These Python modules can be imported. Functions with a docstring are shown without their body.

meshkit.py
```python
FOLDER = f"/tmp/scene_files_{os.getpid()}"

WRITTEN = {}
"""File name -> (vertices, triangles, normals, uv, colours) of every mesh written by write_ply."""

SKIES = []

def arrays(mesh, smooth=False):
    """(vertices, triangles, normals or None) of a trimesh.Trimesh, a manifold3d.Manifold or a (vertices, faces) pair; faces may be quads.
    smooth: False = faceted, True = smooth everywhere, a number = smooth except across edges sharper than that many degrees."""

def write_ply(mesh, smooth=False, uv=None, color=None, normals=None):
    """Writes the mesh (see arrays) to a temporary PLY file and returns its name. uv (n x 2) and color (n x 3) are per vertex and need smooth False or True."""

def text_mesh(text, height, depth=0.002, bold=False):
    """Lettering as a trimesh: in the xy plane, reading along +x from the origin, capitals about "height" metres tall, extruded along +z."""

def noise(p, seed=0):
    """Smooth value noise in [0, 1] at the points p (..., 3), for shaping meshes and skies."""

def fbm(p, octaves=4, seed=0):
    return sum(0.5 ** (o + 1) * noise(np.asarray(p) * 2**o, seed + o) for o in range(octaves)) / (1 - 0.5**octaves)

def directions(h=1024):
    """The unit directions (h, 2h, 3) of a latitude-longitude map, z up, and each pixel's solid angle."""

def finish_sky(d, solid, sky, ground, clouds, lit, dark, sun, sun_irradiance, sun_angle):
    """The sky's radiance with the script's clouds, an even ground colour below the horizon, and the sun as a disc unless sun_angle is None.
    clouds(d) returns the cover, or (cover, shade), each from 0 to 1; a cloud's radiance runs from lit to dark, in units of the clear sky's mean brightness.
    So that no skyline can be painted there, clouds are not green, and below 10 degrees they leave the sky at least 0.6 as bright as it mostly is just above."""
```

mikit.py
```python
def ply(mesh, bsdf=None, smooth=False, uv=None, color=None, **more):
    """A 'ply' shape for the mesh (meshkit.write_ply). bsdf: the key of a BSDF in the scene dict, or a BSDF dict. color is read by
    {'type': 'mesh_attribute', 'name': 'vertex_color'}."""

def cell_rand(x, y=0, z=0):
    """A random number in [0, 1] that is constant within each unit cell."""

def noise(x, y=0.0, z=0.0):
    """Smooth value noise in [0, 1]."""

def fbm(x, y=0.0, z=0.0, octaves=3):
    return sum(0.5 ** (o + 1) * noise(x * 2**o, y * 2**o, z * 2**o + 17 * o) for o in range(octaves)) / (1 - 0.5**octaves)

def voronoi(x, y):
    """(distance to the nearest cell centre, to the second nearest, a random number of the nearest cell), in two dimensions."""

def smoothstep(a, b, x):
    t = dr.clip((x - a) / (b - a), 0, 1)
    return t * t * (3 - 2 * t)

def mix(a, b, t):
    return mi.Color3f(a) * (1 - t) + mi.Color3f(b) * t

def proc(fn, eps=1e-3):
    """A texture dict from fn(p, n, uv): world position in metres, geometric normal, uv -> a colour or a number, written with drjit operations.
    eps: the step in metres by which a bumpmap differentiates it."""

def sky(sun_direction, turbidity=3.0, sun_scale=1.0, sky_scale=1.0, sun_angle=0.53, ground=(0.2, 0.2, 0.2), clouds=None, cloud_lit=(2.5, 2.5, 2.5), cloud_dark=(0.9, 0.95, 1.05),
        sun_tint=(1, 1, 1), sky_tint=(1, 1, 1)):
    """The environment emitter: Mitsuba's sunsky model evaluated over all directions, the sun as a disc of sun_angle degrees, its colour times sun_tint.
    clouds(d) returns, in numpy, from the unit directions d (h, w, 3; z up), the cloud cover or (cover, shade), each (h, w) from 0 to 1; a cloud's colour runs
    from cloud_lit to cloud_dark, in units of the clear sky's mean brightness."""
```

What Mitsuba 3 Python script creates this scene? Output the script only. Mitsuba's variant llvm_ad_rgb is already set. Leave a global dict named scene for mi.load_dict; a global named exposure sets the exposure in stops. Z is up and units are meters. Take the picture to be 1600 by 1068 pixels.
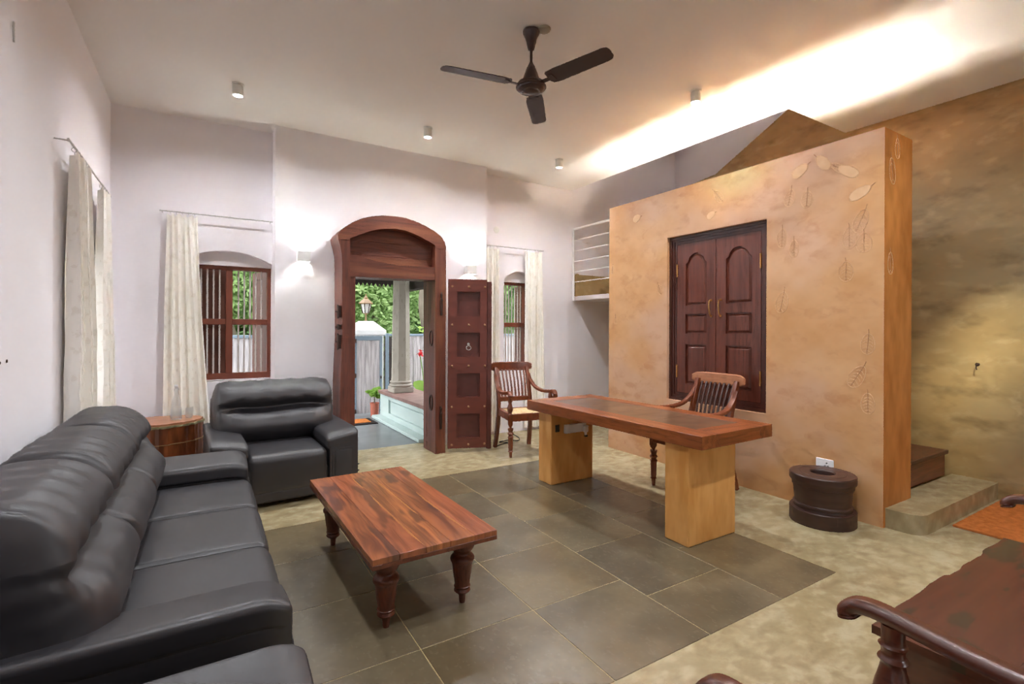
import math, random
import numpy as np, trimesh, drjit as dr, mitsuba as mi
import mikit, meshkit
from mikit import proc, noise, fbm, voronoi, cell_rand, smoothstep, mix
from shapely.geometry import Polygon, box as sbox, Point, LineString
from shapely import affinity
from shapely.ops import unary_union

T = mi.ScalarTransform4f
PI = math.pi
random.seed(7)
rng = np.random.default_rng(7)
scene, labels = {}, {}

# ------------------------------------------------------------------ camera, sky, exposure
FPX, YAW, HZ, ROLL, EYE = 776.0, 0.5503, 515.0, 0.0046, (0.0, 0.0, 1.40)
fwd = np.array([math.sin(YAW), math.cos(YAW), 0.0])
rgt = np.array([math.cos(YAW), -math.sin(YAW), 0.0])
upv = np.array([0, 0, 1.0]) * math.cos(ROLL) - rgt * math.sin(ROLL)
scene['camera'] = {
    'type': 'perspective', 'fov': math.degrees(2 * math.atan(800 / FPX)), 'fov_axis': 'x', 'near_clip': 0.05, 'far_clip': 200.0,
    'principal_point_offset_y': (534.0 - HZ) / 1068.0,
    'to_world': T().look_at(origin=list(EYE), target=list(np.array(EYE) + fwd), up=list(upv))}
exposure = 1.12


def clouds(d):
    n = meshkit.fbm(d * np.array([3.0, 3.0, 6.0]), 4, 3)
    return np.ones(d.shape[:2]), 0.25 + 0.5 * n


scene['sky'] = mikit.sky((0.35, -0.3, 0.85), turbidity=4.0, sun_scale=0.0, sky_scale=18.0, ground=(0.16, 0.17, 0.13), clouds=clouds,
                         cloud_lit=(1.5, 1.5, 1.5), cloud_dark=(1.05, 1.1, 1.2))
SPOT_POWER = 1700.0        # radiance of a ceiling spot's disc
SPOT_COLOR = (0.97, 1.0, 1.05)
SCONCE_POWER = 205.0
COVE_POWER = 105.0
UPPER_POWER = 1.2

# ------------------------------------------------------------------ helpers: meshes
def tm(v, f):
    return trimesh.Trimesh(np.asarray(v, float), np.asarray(f), process=False)


def cat(*ms):
    out = []
    for m in ms:
        out += m if isinstance(m, (list, tuple)) else [m]
    return trimesh.util.concatenate(out)


def hull(pts):
    return trimesh.convex.convex_hull(np.asarray(pts, float))


def cbox(x0, x1, y0, y1, z0, z1, c=0.004):
    """A box with chamfered edges."""
    a, b = np.array([x0, y0, z0], float), np.array([x1, y1, z1], float)
    c = min(c, 0.45 * float((b - a).min()))
    pts = []
    for i in range(8):
        s = [(i >> k) & 1 for k in range(3)]
        p = np.where(s, b, a)
        for k in range(3):
            q = p.copy()
            for j in range(3):
                if j != k:
                    q[j] += -c if s[j] else c
            pts.append(q)
    return hull(pts)


def pbox(x0, x1, y0, y1, z0, z1):
    m = trimesh.creation.box((x1 - x0, y1 - y0, z1 - z0))
    m.apply_translation(((x0 + x1) / 2, (y0 + y1) / 2, (z0 + z1) / 2))
    return m


def move(m, loc=(0, 0, 0), rx=0, ry=0, rz=0, s=None):
    m = m.copy()
    if s is not None:
        m.apply_transform(np.diag([*s, 1.0]))
    for ang, ax in ((rx, (1, 0, 0)), (ry, (0, 1, 0)), (rz, (0, 0, 1))):
        if ang:
            m.apply_transform(trimesh.transformations.rotation_matrix(math.radians(ang), ax))
    m.apply_translation(loc)
    return m


def extr(poly, a0, a1, axis='z'):
    """Extrude a shapely polygon. axis z: polygon in xy; axis y: polygon in (x, z); axis x: polygon in (y, z)."""
    ms = []
    for g in getattr(poly, 'geoms', [poly]):
        if g.area < 1e-9:
            continue
        m = trimesh.creation.extrude_polygon(g, abs(a1 - a0), engine='earcut')
        m.apply_translation((0, 0, min(a0, a1)))
        ms.append(m)
    m = cat(ms)
    v = np.array(m.vertices)
    if axis == 'y':
        return tm(v[:, [0, 2, 1]], m.faces[:, ::-1])
    if axis == 'x':
        return tm(v[:, [2, 0, 1]], m.faces)
    return m


def lathe(profile, sections=24):
    p = np.array(profile, float)
    k = len(p)
    a = np.arange(sections) * 2 * PI / sections
    v = np.stack([p[None, :, 0] * np.cos(a)[:, None], p[None, :, 0] * np.sin(a)[:, None], np.broadcast_to(p[None, :, 1], (sections, k))], -1).reshape(-1, 3)
    f = []
    for i in range(sections):
        j = (i + 1) % sections
        for q in range(k - 1):
            A, B, C, D = i * k + q, j * k + q, j * k + q + 1, i * k + q + 1
            if p[q, 0] > 1e-9:
                f.append((A, B, C))
            if p[q + 1, 0] > 1e-9:
                f.append((A, C, D))
    m = tm(v, f)
    m.merge_vertices()
    if m.volume < 0:
        m.invert()
    return m


def solid_lathe(profile, sections=24):
    p = list(profile)
    if p[0][0] > 0:
        p = [(0, p[0][1])] + p
    if p[-1][0] > 0:
        p = p + [(0, p[-1][1])]
    return lathe(p, sections)


def fine(profile, n=6):
    """Round a turned profile with a Catmull-Rom curve."""
    p = np.array(profile, float)
    out = []
    for i in range(len(p) - 1):
        p0, p1, p2, p3 = p[max(i - 1, 0)], p[i], p[i + 1], p[min(i + 2, len(p) - 1)]
        for t in np.linspace(0, 1, n, endpoint=False):
            q = 0.5 * (2 * p1 + (p2 - p0) * t + (2 * p0 - 5 * p1 + 4 * p2 - p3) * t * t + (3 * p1 - p0 - 3 * p2 + p3) * t ** 3)
            out.append((max(q[0], 1e-4), q[1]))
    out.append(tuple(p[-1]))
    return out


def spline(pts, n=8):
    p = np.array(pts, float)
    out = []
    for i in range(len(p) - 1):
        p0, p1, p2, p3 = p[max(i - 1, 0)], p[i], p[i + 1], p[min(i + 2, len(p) - 1)]
        for t in np.linspace(0, 1, n, endpoint=False):
            out.append(0.5 * (2 * p1 + (p2 - p0) * t + (2 * p0 - 5 * p1 + 4 * p2 - p3) * t * t + (3 * p1 - p0 - 3 * p2 + p3) * t ** 3))
    out.append(p[-1])
    return np.array(out)


def sweep(path, section, up=(0, 0, 1), scale=None):
    """Sweep a closed 2-D section (side, up) along a path; ends closed."""
    P, S = np.asarray(path, float), np.asarray(section, float)
    t = np.gradient(P, axis=0)
    t /= np.linalg.norm(t, axis=1, keepdims=True) + 1e-12
    side = np.cross(t, np.asarray(up, float))
    side /= np.linalg.norm(side, axis=1, keepdims=True) + 1e-12
    u = np.cross(side, t)
    sc = np.ones(len(P)) if scale is None else np.asarray(scale, float)
    v = P[:, None] + sc[:, None, None] * (S[None, :, :1] * side[:, None] + S[None, :, 1:] * u[:, None])
    k, n = len(S), len(P)
    f = []
    for i in range(n - 1):
        for j in range(k):
            a, b = i * k + j, i * k + (j + 1) % k
            f += [(a, a + k, b + k), (a, b + k, b)]
    v = np.vstack([v.reshape(-1, 3), P[0], P[-1]])
    for j in range(k):
        f.append((j, (j + 1) % k, n * k))
        f.append(((n - 1) * k + (j + 1) % k, (n - 1) * k + j, n * k + 1))
    m = tm(v, f)
    if m.volume < 0:
        m.invert()
    return m


def circ(r, n=8, ry=None):
    a = np.arange(n) * 2 * PI / n
    return np.stack([r * np.cos(a), (ry or r) * np.sin(a)], 1)


def rrect(w, h, r, n=3):
    out = []
    for cx, cy, a0 in ((w / 2 - r, h / 2 - r, 0), (-w / 2 + r, h / 2 - r, 90), (-w / 2 + r, -h / 2 + r, 180), (w / 2 - r, -h / 2 + r, 270)):
        for t in np.linspace(0, 90, n):
            a = math.radians(a0 + t)
            out.append((cx + r * math.cos(a), cy + r * math.sin(a)))
    return np.array(out)


def tube(pts, r, n=8):
    p = np.asarray(pts, float)
    d = p[-1] - p[0]
    up = (0, 0, 1) if abs(d[2]) < 0.9 * np.linalg.norm(d) else (1, 0, 0)
    return sweep(p, circ(r, n), up)


def rod(a, b, r, n=10):
    return tube([a, b], r, n)


def softbox(size, r, n=22, fn=None, ends=1.0):
    """A rounded box with a fine grid, fn(points) -> points shapes it further."""
    h = np.array(size, float) / 2 * np.array([ends, 1, 1])
    vs, fs, at = [], [], 0
    lin = np.linspace(-1, 1, n)
    lin = np.sign(lin) * np.abs(lin) ** 0.85
    a, b = np.meshgrid(lin, lin, indexing='ij')
    for ax in range(3):
        for s in (-1, 1):
            p = np.zeros((n, n, 3))
            p[..., ax] = s
            p[..., (ax + 1) % 3], p[..., (ax + 2) % 3] = a, b
            vs.append(p.reshape(-1, 3))
            i = np.arange(n - 1)
            I, J = np.meshgrid(i, i, indexing='ij')
            q = (I * n + J).ravel() + at
            t = np.stack([q, q + n, q + n + 1, q, q + n + 1, q + 1], 1).reshape(-1, 3)
            fs.append(t if s > 0 else t[:, ::-1])
            at += n * n
    p = np.vstack(vs) * h
    rr = np.minimum(r, h * 0.999)
    q = np.clip(p, -(h - rr), h - rr)
    d = (p - q) / rr
    d /= np.linalg.norm(d, axis=1, keepdims=True) + 1e-12
    m = tm((q + d * rr) / np.array([ends, 1, 1]), np.vstack(fs))
    m.merge_vertices(digits_vertex=6)
    if fn is not None:
        m.vertices = fn(np.array(m.vertices), np.array(m.vertex_normals))
    return m


def jitter(m, amp, freq, seed=0):
    v = np.array(m.vertices)
    n = np.array(m.vertex_normals)
    return tm(v + n * ((meshkit.fbm(v * freq, 3, seed) - 0.5) * 2 * amp)[:, None], m.faces)


# ------------------------------------------------------------------ helpers: scene entries
USED = {}


def numbered(key):
    k = USED.get(key, 0)
    USED[key] = k + 1
    return key if k == 0 else f'{key}_{k:03d}'


def thing(name, label, category, group=None):
    key = numbered(name)
    labels[key] = {'label': label, 'category': category}
    if group:
        labels[key]['group'] = group
    return key


def struct(name, label=None):
    key = numbered(name)
    labels[key] = {'kind': 'structure'}
    if label:
        labels[key]['label'] = label
    return key


def put(parent, name, mesh, mat, smooth=30, label=None, kind=None, **more):
    """A part of parent (or the thing's only mesh where name is None)."""
    key = parent if name is None else numbered(f'{parent}__{name}')
    scene[key] = mikit.ply(mesh, mat, smooth, **more) if not isinstance(mesh, dict) else {**mesh, **more}
    if label or kind:
        labels.setdefault(key, {})
        if label:
            labels[key]['label'] = label
        if kind:
            labels[key]['kind'] = kind
    return key


# ------------------------------------------------------------------ materials
def C(r, g, b):
    """sRGB 0-255 to linear."""
    f = lambda c: c / 255 / 12.92 if c / 255 <= 0.04045 else ((c / 255 + 0.055) / 1.055) ** 2.4
    return [f(r), f(g), f(b)]


def mat(key, color, rough=0.5, spec=0.5, bump=None, bump_scale=0.002, two=False, **more):
    col = {'type': 'rgb', 'value': [float(c) for c in color]} if isinstance(color, (list, tuple)) else proc(color)
    d = {'type': 'principled', 'base_color': col, 'roughness': rough if isinstance(rough, (int, float)) else proc(rough), 'specular': spec, **more}
    if bump is not None:
        d = {'type': 'bumpmap', 'arbitrary': proc(bump, 1e-3), 'scale': bump_scale, 'bsdf': d}
    if two:
        d = {'type': 'twosided', 'bsdf': d}
    scene[key] = d
    return key


def wood(key, dark, light, axis, rough=0.3, freq=1.0, clear=0.0, third=None, spec=0.5):
    """Grain that runs along the axis 0, 1 or 2."""
    def fn(p, n, uv):
        a = [p.x, p.y, p.z]
        l, s, t = a[axis], a[(axis + 1) % 3], a[(axis + 2) % 3]
        warp = fbm(l * 1.7 * freq, s * 6 * freq, t * 6 * freq, 2)
        g = fbm(l * 2.5 * freq, s * 45 * freq + warp * 5, t * 45 * freq + warp * 5, 3)
        big = fbm(l * 1.1 * freq + 7, s * 9 * freq, t * 9 * freq + 3, 2)
        pores = smoothstep(0.62, 0.75, noise(l * 14 * freq, s * 210 * freq, t * 210 * freq))
        c = mix(dark, light, smoothstep(0.1, 0.9, 0.55 * g + 0.45 * big))
        if third is not None:
            c = mix(c, third, smoothstep(0.55, 0.75, big) * 0.7)
        return c * (1 - 0.2 * pores)
    return mat(key, fn, rough, spec, clearcoat=clear, clearcoat_gloss=0.9) if clear else mat(key, fn, rough, spec)


WHITE = C(232, 226, 224)
mat('white_wall', lambda p, n, uv: mix(C(236, 232, 236), C(241, 238, 241), fbm(p.x * 1.4, p.y * 1.4, p.z * 1.4, 3)), 0.75, 0.25)
mat('ceiling_paint', lambda p, n, uv: mix(C(236, 232, 228), C(241, 237, 233), fbm(p.x * 0.9, p.y * 0.9, p.z, 2)), 0.8, 0.2)
mat('white_enamel', C(232, 231, 230), 0.35)
mat('white_plastic', C(236, 236, 238), 0.35)
mat('black_plastic', C(24, 22, 22), 0.4)
mat('lamp_white', C(225, 225, 222), 0.4)
mat('steel', C(190, 188, 186), 0.3, 0.6)
mat('brass', C(214, 172, 110), 0.25, 0.5, metallic=1.0)
mat('iron', C(62, 48, 42), 0.45, 0.5, metallic=0.7)
mat('iron_stud', C(150, 118, 92), 0.35, 0.5, metallic=0.8)


def orange_plaster(p, n, uv):
    a = fbm(p.x * 1.3 + 2, p.y * 1.3, p.z * 1.3, 5)
    b = fbm(p.x * 4.5, p.y * 4.5 + 4, p.z * 4.5, 5)
    c = fbm(p.x * 1.4 + 9, p.y * 1.4 + 1, p.z * 1.4, 4)
    e = fbm(p.x * 7 + b * 3, p.y * 7 + b * 3, p.z * 9, 5)
    col = mix(C(185, 134, 82), C(203, 161, 118), smoothstep(0.25, 0.75, a * 0.5 + b * 0.5))
    col = mix(col, C(199, 165, 143), smoothstep(0.42, 0.70, c) * 0.65)
    return mix(col, C(172, 116, 71), smoothstep(0.46, 0.85, e) * 0.55)


def column_plaster(p, n, uv):
    b = fbm(p.x * 6, p.y * 6, p.z * 3, 4)
    s = fbm(p.x * 22, p.y * 22, p.z * 4, 3)
    return mix(C(194, 132, 64), C(214, 160, 94), smoothstep(0.3, 0.7, 0.6 * b + 0.4 * s))


mat('orange_plaster', orange_plaster, 0.5, 0.4, bump=lambda p, n, uv: fbm(p.x * 14, p.y * 14, p.z * 14, 3), bump_scale=0.004)
mat('orange_shaded', lambda p, n, uv: mix(C(160, 96, 42), C(186, 122, 62), smoothstep(0.25, 0.75, 0.5 * fbm(p.x * 5, p.y * 5, p.z * 2, 5) + 0.5 * fbm(p.x * 18, p.y * 18, p.z * 5, 4))), 0.5, 0.4)  # darker copy of the orange plaster, end-face shade painted into its colour
mat('column_plaster', column_plaster, 0.42, 0.4)
mat('leaf_relief', lambda p, n, uv: mix(C(204, 164, 122), C(214, 178, 140), fbm(p.x * 20, p.y * 20, p.z * 20, 2)), 0.5)
mat('leaf_stem', C(166, 120, 80), 0.6)


def green_plaster(p, n, uv):
    a = fbm(p.x * 0.9, p.y * 0.9 + 3, p.z * 1.0, 5)
    b = fbm(p.x * 2.6 + 1, p.y * 2.6, p.z * 3.4, 6)
    c = fbm(p.x * 9 + b * 4, p.y * 9 + b * 4, p.z * 12 + a * 4, 5)
    col = mix(C(138, 112, 68), C(172, 145, 98), smoothstep(0.2, 0.8, 0.45 * a + 0.55 * b))
    col = mix(col, C(134, 132, 108), smoothstep(0.35, 0.75, fbm(p.x, p.y * 0.8 + 11, p.z * 0.8 + 5, 4)) * 0.6)
    col = mix(col, C(180, 164, 130), smoothstep(0.50, 0.85, c) * 0.4)
    return mix(col, C(96, 78, 46), smoothstep(0.48, 0.85, fbm(p.x * 5 + 3, p.y * 5 + 8, p.z * 8, 6)) * 0.6)


mat('green_plaster', green_plaster, 0.45, 0.4, bump=lambda p, n, uv: fbm(p.x * 9, p.y * 9, p.z * 14, 3), bump_scale=0.006)


def cement(p, n, uv):
    w = fbm(p.x * 1.2, p.y * 1.2, p.z, 3)
    a = fbm(p.x * 2.2 + w * 2, p.y * 2.8 - w, p.z * 3, 5)
    b = fbm(p.x * 7 + w * 3, p.y * 9 + w * 4, p.z * 7, 5)
    f = fbm(p.x * 15 + b * 1.5, p.y * 21 + a, p.z * 9, 5)
    col = mix(C(136, 122, 88), C(164, 151, 118), smoothstep(0.2, 0.8, 0.4 * a + 0.4 * b + 0.2 * f))
    col = mix(col, C(175, 167, 144), smoothstep(0.45, 0.85, f) * 0.35)
    return mix(col, C(112, 93, 61), smoothstep(0.42, 0.8, 0.5 * b + 0.5 * (1 - f)) * 0.5)


mat('cement', cement, lambda p, n, uv: 0.28 + 0.2 * fbm(p.x * 5, p.y * 5, p.z, 2), 0.5)
mat('grout', C(150, 134, 96), 0.7)


def stone_tile(seed, base, base2):
    def fn(p, n, uv):
        a = fbm(p.x * 3 + seed * 7.3, p.y * 3 + seed * 3.1, 0, 4)
        b = fbm(p.x * 38 + seed, p.y * 38, 0, 3)
        sc = smoothstep(0.70, 0.78, fbm(p.x * 60 + seed, p.y * 50, 1, 2)) * 0.06
        return mix(mix(base, base2, smoothstep(0.3, 0.7, a)) * (0.93 + 0.14 * b), C(150, 146, 134), sc)
    return fn


TILES = [mat(f'stone_tile_{i}', stone_tile(i + 1, b, b2), lambda p, n, uv: 0.20 + 0.16 * fbm(p.x * 9, p.y * 9, 0, 3), 0.5)
         for i, (b, b2) in enumerate(((C(83, 75, 58), C(99, 89, 69)), (C(77, 70, 56), C(92, 85, 67)), (C(89, 78, 58), C(104, 92, 67))))]

# dark polished teak in three directions
for ax, nm in enumerate('xyz'):
    wood(f'red_wood_{nm}', C(67, 31, 18), C(115, 59, 35), ax, 0.32)
    wood(f'door_wood_{nm}', C(63, 29, 20), C(108, 56, 39), ax, 0.45, third=C(115, 72, 46))
    wood(f'desk_wood_{nm}', C(86, 42, 19), C(137, 75, 37), ax, 0.3)
wood('shutter_wood', C(63, 27, 18), C(101, 49, 33), 2, 0.3, clear=0.4)
wood('shutter_frame', C(46, 22, 16), C(70, 34, 26), 2, 0.3)
mat('leaf_paint', lambda p, n, uv: mix(C(76, 36, 28), C(100, 48, 38), fbm(p.x * 5, p.y * 5, p.z * 16, 4)), 0.42)
mat('leaf_paint_dark', lambda p, n, uv: mix(C(62, 30, 26), C(86, 42, 35), fbm(p.x * 7, p.y * 7, p.z * 9, 4)), 0.42)
wood('chair_wood', C(76, 34, 18), C(121, 61, 33), 2, 0.28, clear=0.5)
wood('chair_wood_pale', C(150, 96, 66), C(186, 130, 96), 1, 0.3)
wood('slat_wood', C(40, 24, 20), C(70, 44, 38), 2, 0.3)
wood('settee_wood', C(60, 25, 12), C(78, 34, 17), 1, 0.25, freq=0.6, clear=0.8)


def seat_plank(p, n, uv):
    g = fbm(p.x * 3, p.y * 40, p.z * 40, 3)
    w = smoothstep(0.60, 0.70, fbm(p.x * 5, p.y * 16 + 5, 1, 3))
    return mix(mix(C(57, 22, 8), C(72, 30, 12), g), C(40, 34, 18), w * 0.9)


mat('seat_plank', seat_plank, 0.4)
mat('cane', lambda p, n, uv: mix(C(176, 146, 100), C(216, 192, 148), smoothstep(0.35, 0.65, noise(p.x * 120, p.y * 120, 0))), 0.6)


def plank(seed, a, b, c):
    def fn(p, n, uv):
        w = fbm(p.y * 1.6 + seed * 5, p.x * 8, seed * 3.0, 3)
        g = fbm(p.y * 3 + seed, p.x * 55 + w * 7, seed * 9.0, 4)
        kn = smoothstep(0.60, 0.74, fbm(p.y * 3.2 + seed * 2.3, p.x * 11 + seed, 2, 3))
        return mix(mix(a, b, smoothstep(0.25, 0.72, 0.6 * g + 0.4 * w)), c, kn * 0.75)
    return fn


PLANKS = [mat(f'table_plank_{i}', plank(i + 1.0, a, b, c), 0.26, 0.5, clearcoat=0.5, clearcoat_gloss=0.85)
          for i, (a, b, c) in enumerate(((C(107, 54, 30), C(151, 85, 52), C(81, 44, 30)), (C(89, 45, 28), C(145, 83, 45), C(68, 41, 34)), (C(101, 54, 30), C(161, 96, 52), C(77, 44, 28))))]
mat('sapwood', lambda p, n, uv: mix(C(142, 84, 42), C(172, 114, 62), fbm(p.y * 4, p.x * 60, 0, 3)), 0.28)
wood('table_leg', C(62, 28, 18), C(104, 52, 32), 2, 0.35)
mat('desk_slab', lambda p, n, uv: mix(C(70, 50, 36), C(96, 70, 50), fbm(p.x * 6, p.y * 9, 0, 4)), 0.22)
mat('leather', lambda p, n, uv: mix([0.012, 0.0117, 0.014], [0.017, 0.0166, 0.020], fbm(p.x * 8, p.y * 8, p.z * 8, 3)), 0.44, 0.7,
    bump=lambda p, n, uv: noise(p.x * 330, p.y * 330, p.z * 330), bump_scale=0.00012)
mat('leather_base', C(14, 13, 13), 0.5)
mat('fan_brown', C(44, 26, 22), 0.3, 0.5)
mat('fan_blade', C(44, 26, 22), 0.38, 0.35)


def curtain_cloth(p, n, uv):
    f = smoothstep(0.60, 0.66, fbm(p.x * 26, p.y * 26, p.z * 22, 3))
    return mix(mix(C(244, 240, 231), C(249, 246, 239), fbm(p.x * 9, p.y * 9, p.z * 3, 2)), C(230, 224, 212), f * 0.6)


scene['curtain_cloth'] = {'type': 'twosided', 'bsdf': {'type': 'principled', 'base_color': proc(curtain_cloth), 'roughness': 0.85, 'specular': 0.2}}
mat('log_side', lambda p, n, uv: mix(C(78, 40, 22), C(128, 70, 38), smoothstep(0.3, 0.7, fbm(p.x * 14, p.y * 14, p.z * 3, 4))), 0.3)
mat('log_top', lambda p, n, uv: mix(C(134, 86, 60), C(170, 116, 84), fbm(p.x * 9, p.y * 22, 0, 4)), 0.32)
mat('log_bark', lambda p, n, uv: mix(C(86, 78, 52), C(136, 124, 88), fbm(p.x * 30, p.y * 30, p.z * 20, 3)), 0.8)
scene['clear_glass'] = {'type': 'dielectric', 'int_ior': 1.5}
scene['water'] = {'type': 'dielectric', 'int_ior': 1.33}
mat('mortar_wood', lambda p, n, uv: mix(C(38, 22, 18), C(62, 38, 30), fbm(p.x * 8, p.y * 8, p.z * 26, 3)), 0.42)
mat('coir', lambda p, n, uv: mix(C(150, 84, 40), C(190, 116, 62), fbm(p.x * 40, p.y * 40, 0, 3)), 0.9, 0.1)
mat('coir_rim', C(46, 40, 38), 0.9, 0.1)
mat('window_wood', lambda p, n, uv: mix(C(88, 42, 26), C(120, 60, 40), fbm(p.x * 10, p.y * 10, p.z * 3, 3)), 0.4)
mat('bar_grey', C(196, 190, 184), 0.45)
mat('shutter_out', C(88, 50, 38), 0.5)
mat('disc_grey', C(150, 142, 124), 0.5)
mat('slab_white', C(214, 206, 204), 0.5)
# outside
mat('veranda_stone', lambda p, n, uv: mix(C(92, 96, 98), C(118, 121, 122), fbm(p.x * 3, p.y * 3, 0, 4)), 0.3)
mat('plinth_paint', lambda p, n, uv: mix(C(158, 178, 174), C(182, 196, 191), fbm(p.x * 3, p.y * 3, p.z * 7, 4)), 0.5)
mat('plinth_top', lambda p, n, uv: mix(C(110, 84, 78), C(140, 108, 100), fbm(p.x * 9, p.y * 9, 0, 3)), 0.4)
mat('granite', lambda p, n, uv: mix(mix(C(142, 136, 124), C(174, 168, 156), fbm(p.x * 5, p.y * 5, p.z * 3, 4)), C(112, 104, 92), smoothstep(0.6, 0.75, fbm(p.x * 30, p.y * 30, p.z * 12, 3)) * 0.35), 0.75)
mat('grey_plank', lambda p, n, uv: mix(C(166, 160, 163), C(206, 201, 204), smoothstep(0.25, 0.75, fbm(p.x * 60, p.y * 60, p.z * 3, 4))), 0.75)
mat('gate_steel', C(128, 146, 162), 0.4)
mat('dark_board', C(62, 56, 54), 0.7)
mat('white_cap', C(240, 240, 238), 0.6)
mat('lantern_frame', C(120, 92, 60), 0.4)
mat('lantern_glass', C(205, 205, 200), 0.2)
mat('terracotta', C(172, 98, 78), 0.75)
mat('garden_soil', lambda p, n, uv: mix(C(84, 82, 52), C(110, 104, 70), fbm(p.x * 4, p.y * 4, 0, 3)), 0.95)
mat('bark', lambda p, n, uv: mix(C(88, 80, 70), C(128, 118, 104), fbm(p.x * 14, p.y * 14, p.z * 4, 3)), 0.9)
mat('roof_wood', C(52, 44, 40), 0.7)


def leafmat(key, a, b):
    scene[key] = {'type': 'principledthin', 'base_color': proc(lambda p, n, uv: mix(a, b, noise(p.x * 5, p.y * 5, p.z * 5))), 'roughness': 0.45, 'diff_trans': 0.7}


leafmat('leaf_green', C(132, 164, 104), C(180, 204, 144))
leafmat('leaf_deep', C(108, 142, 94), C(158, 186, 126))
leafmat('leaf_bright', C(138, 178, 84), C(182, 212, 118))
mat('petal_red', C(214, 70, 76), 0.5)

# ------------------------------------------------------------------ dimensions of the room
XL, XR, YF, YP, YN, ZC = -0.764, 5.66, 5.82, 5.56, -2.6, 3.468
PX0, PX1 = 0.584, 3.022                     # the entrance wall stands proud between these
BX0, BX1, BY0, BY1, BZ = 4.107, 4.56, 1.63, 4.47, 2.857
OX, OY = 4.609, 2.6                         # stairwell opening in the ceiling
UZ = 5.6                                    # roof of the stairwell

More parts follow.
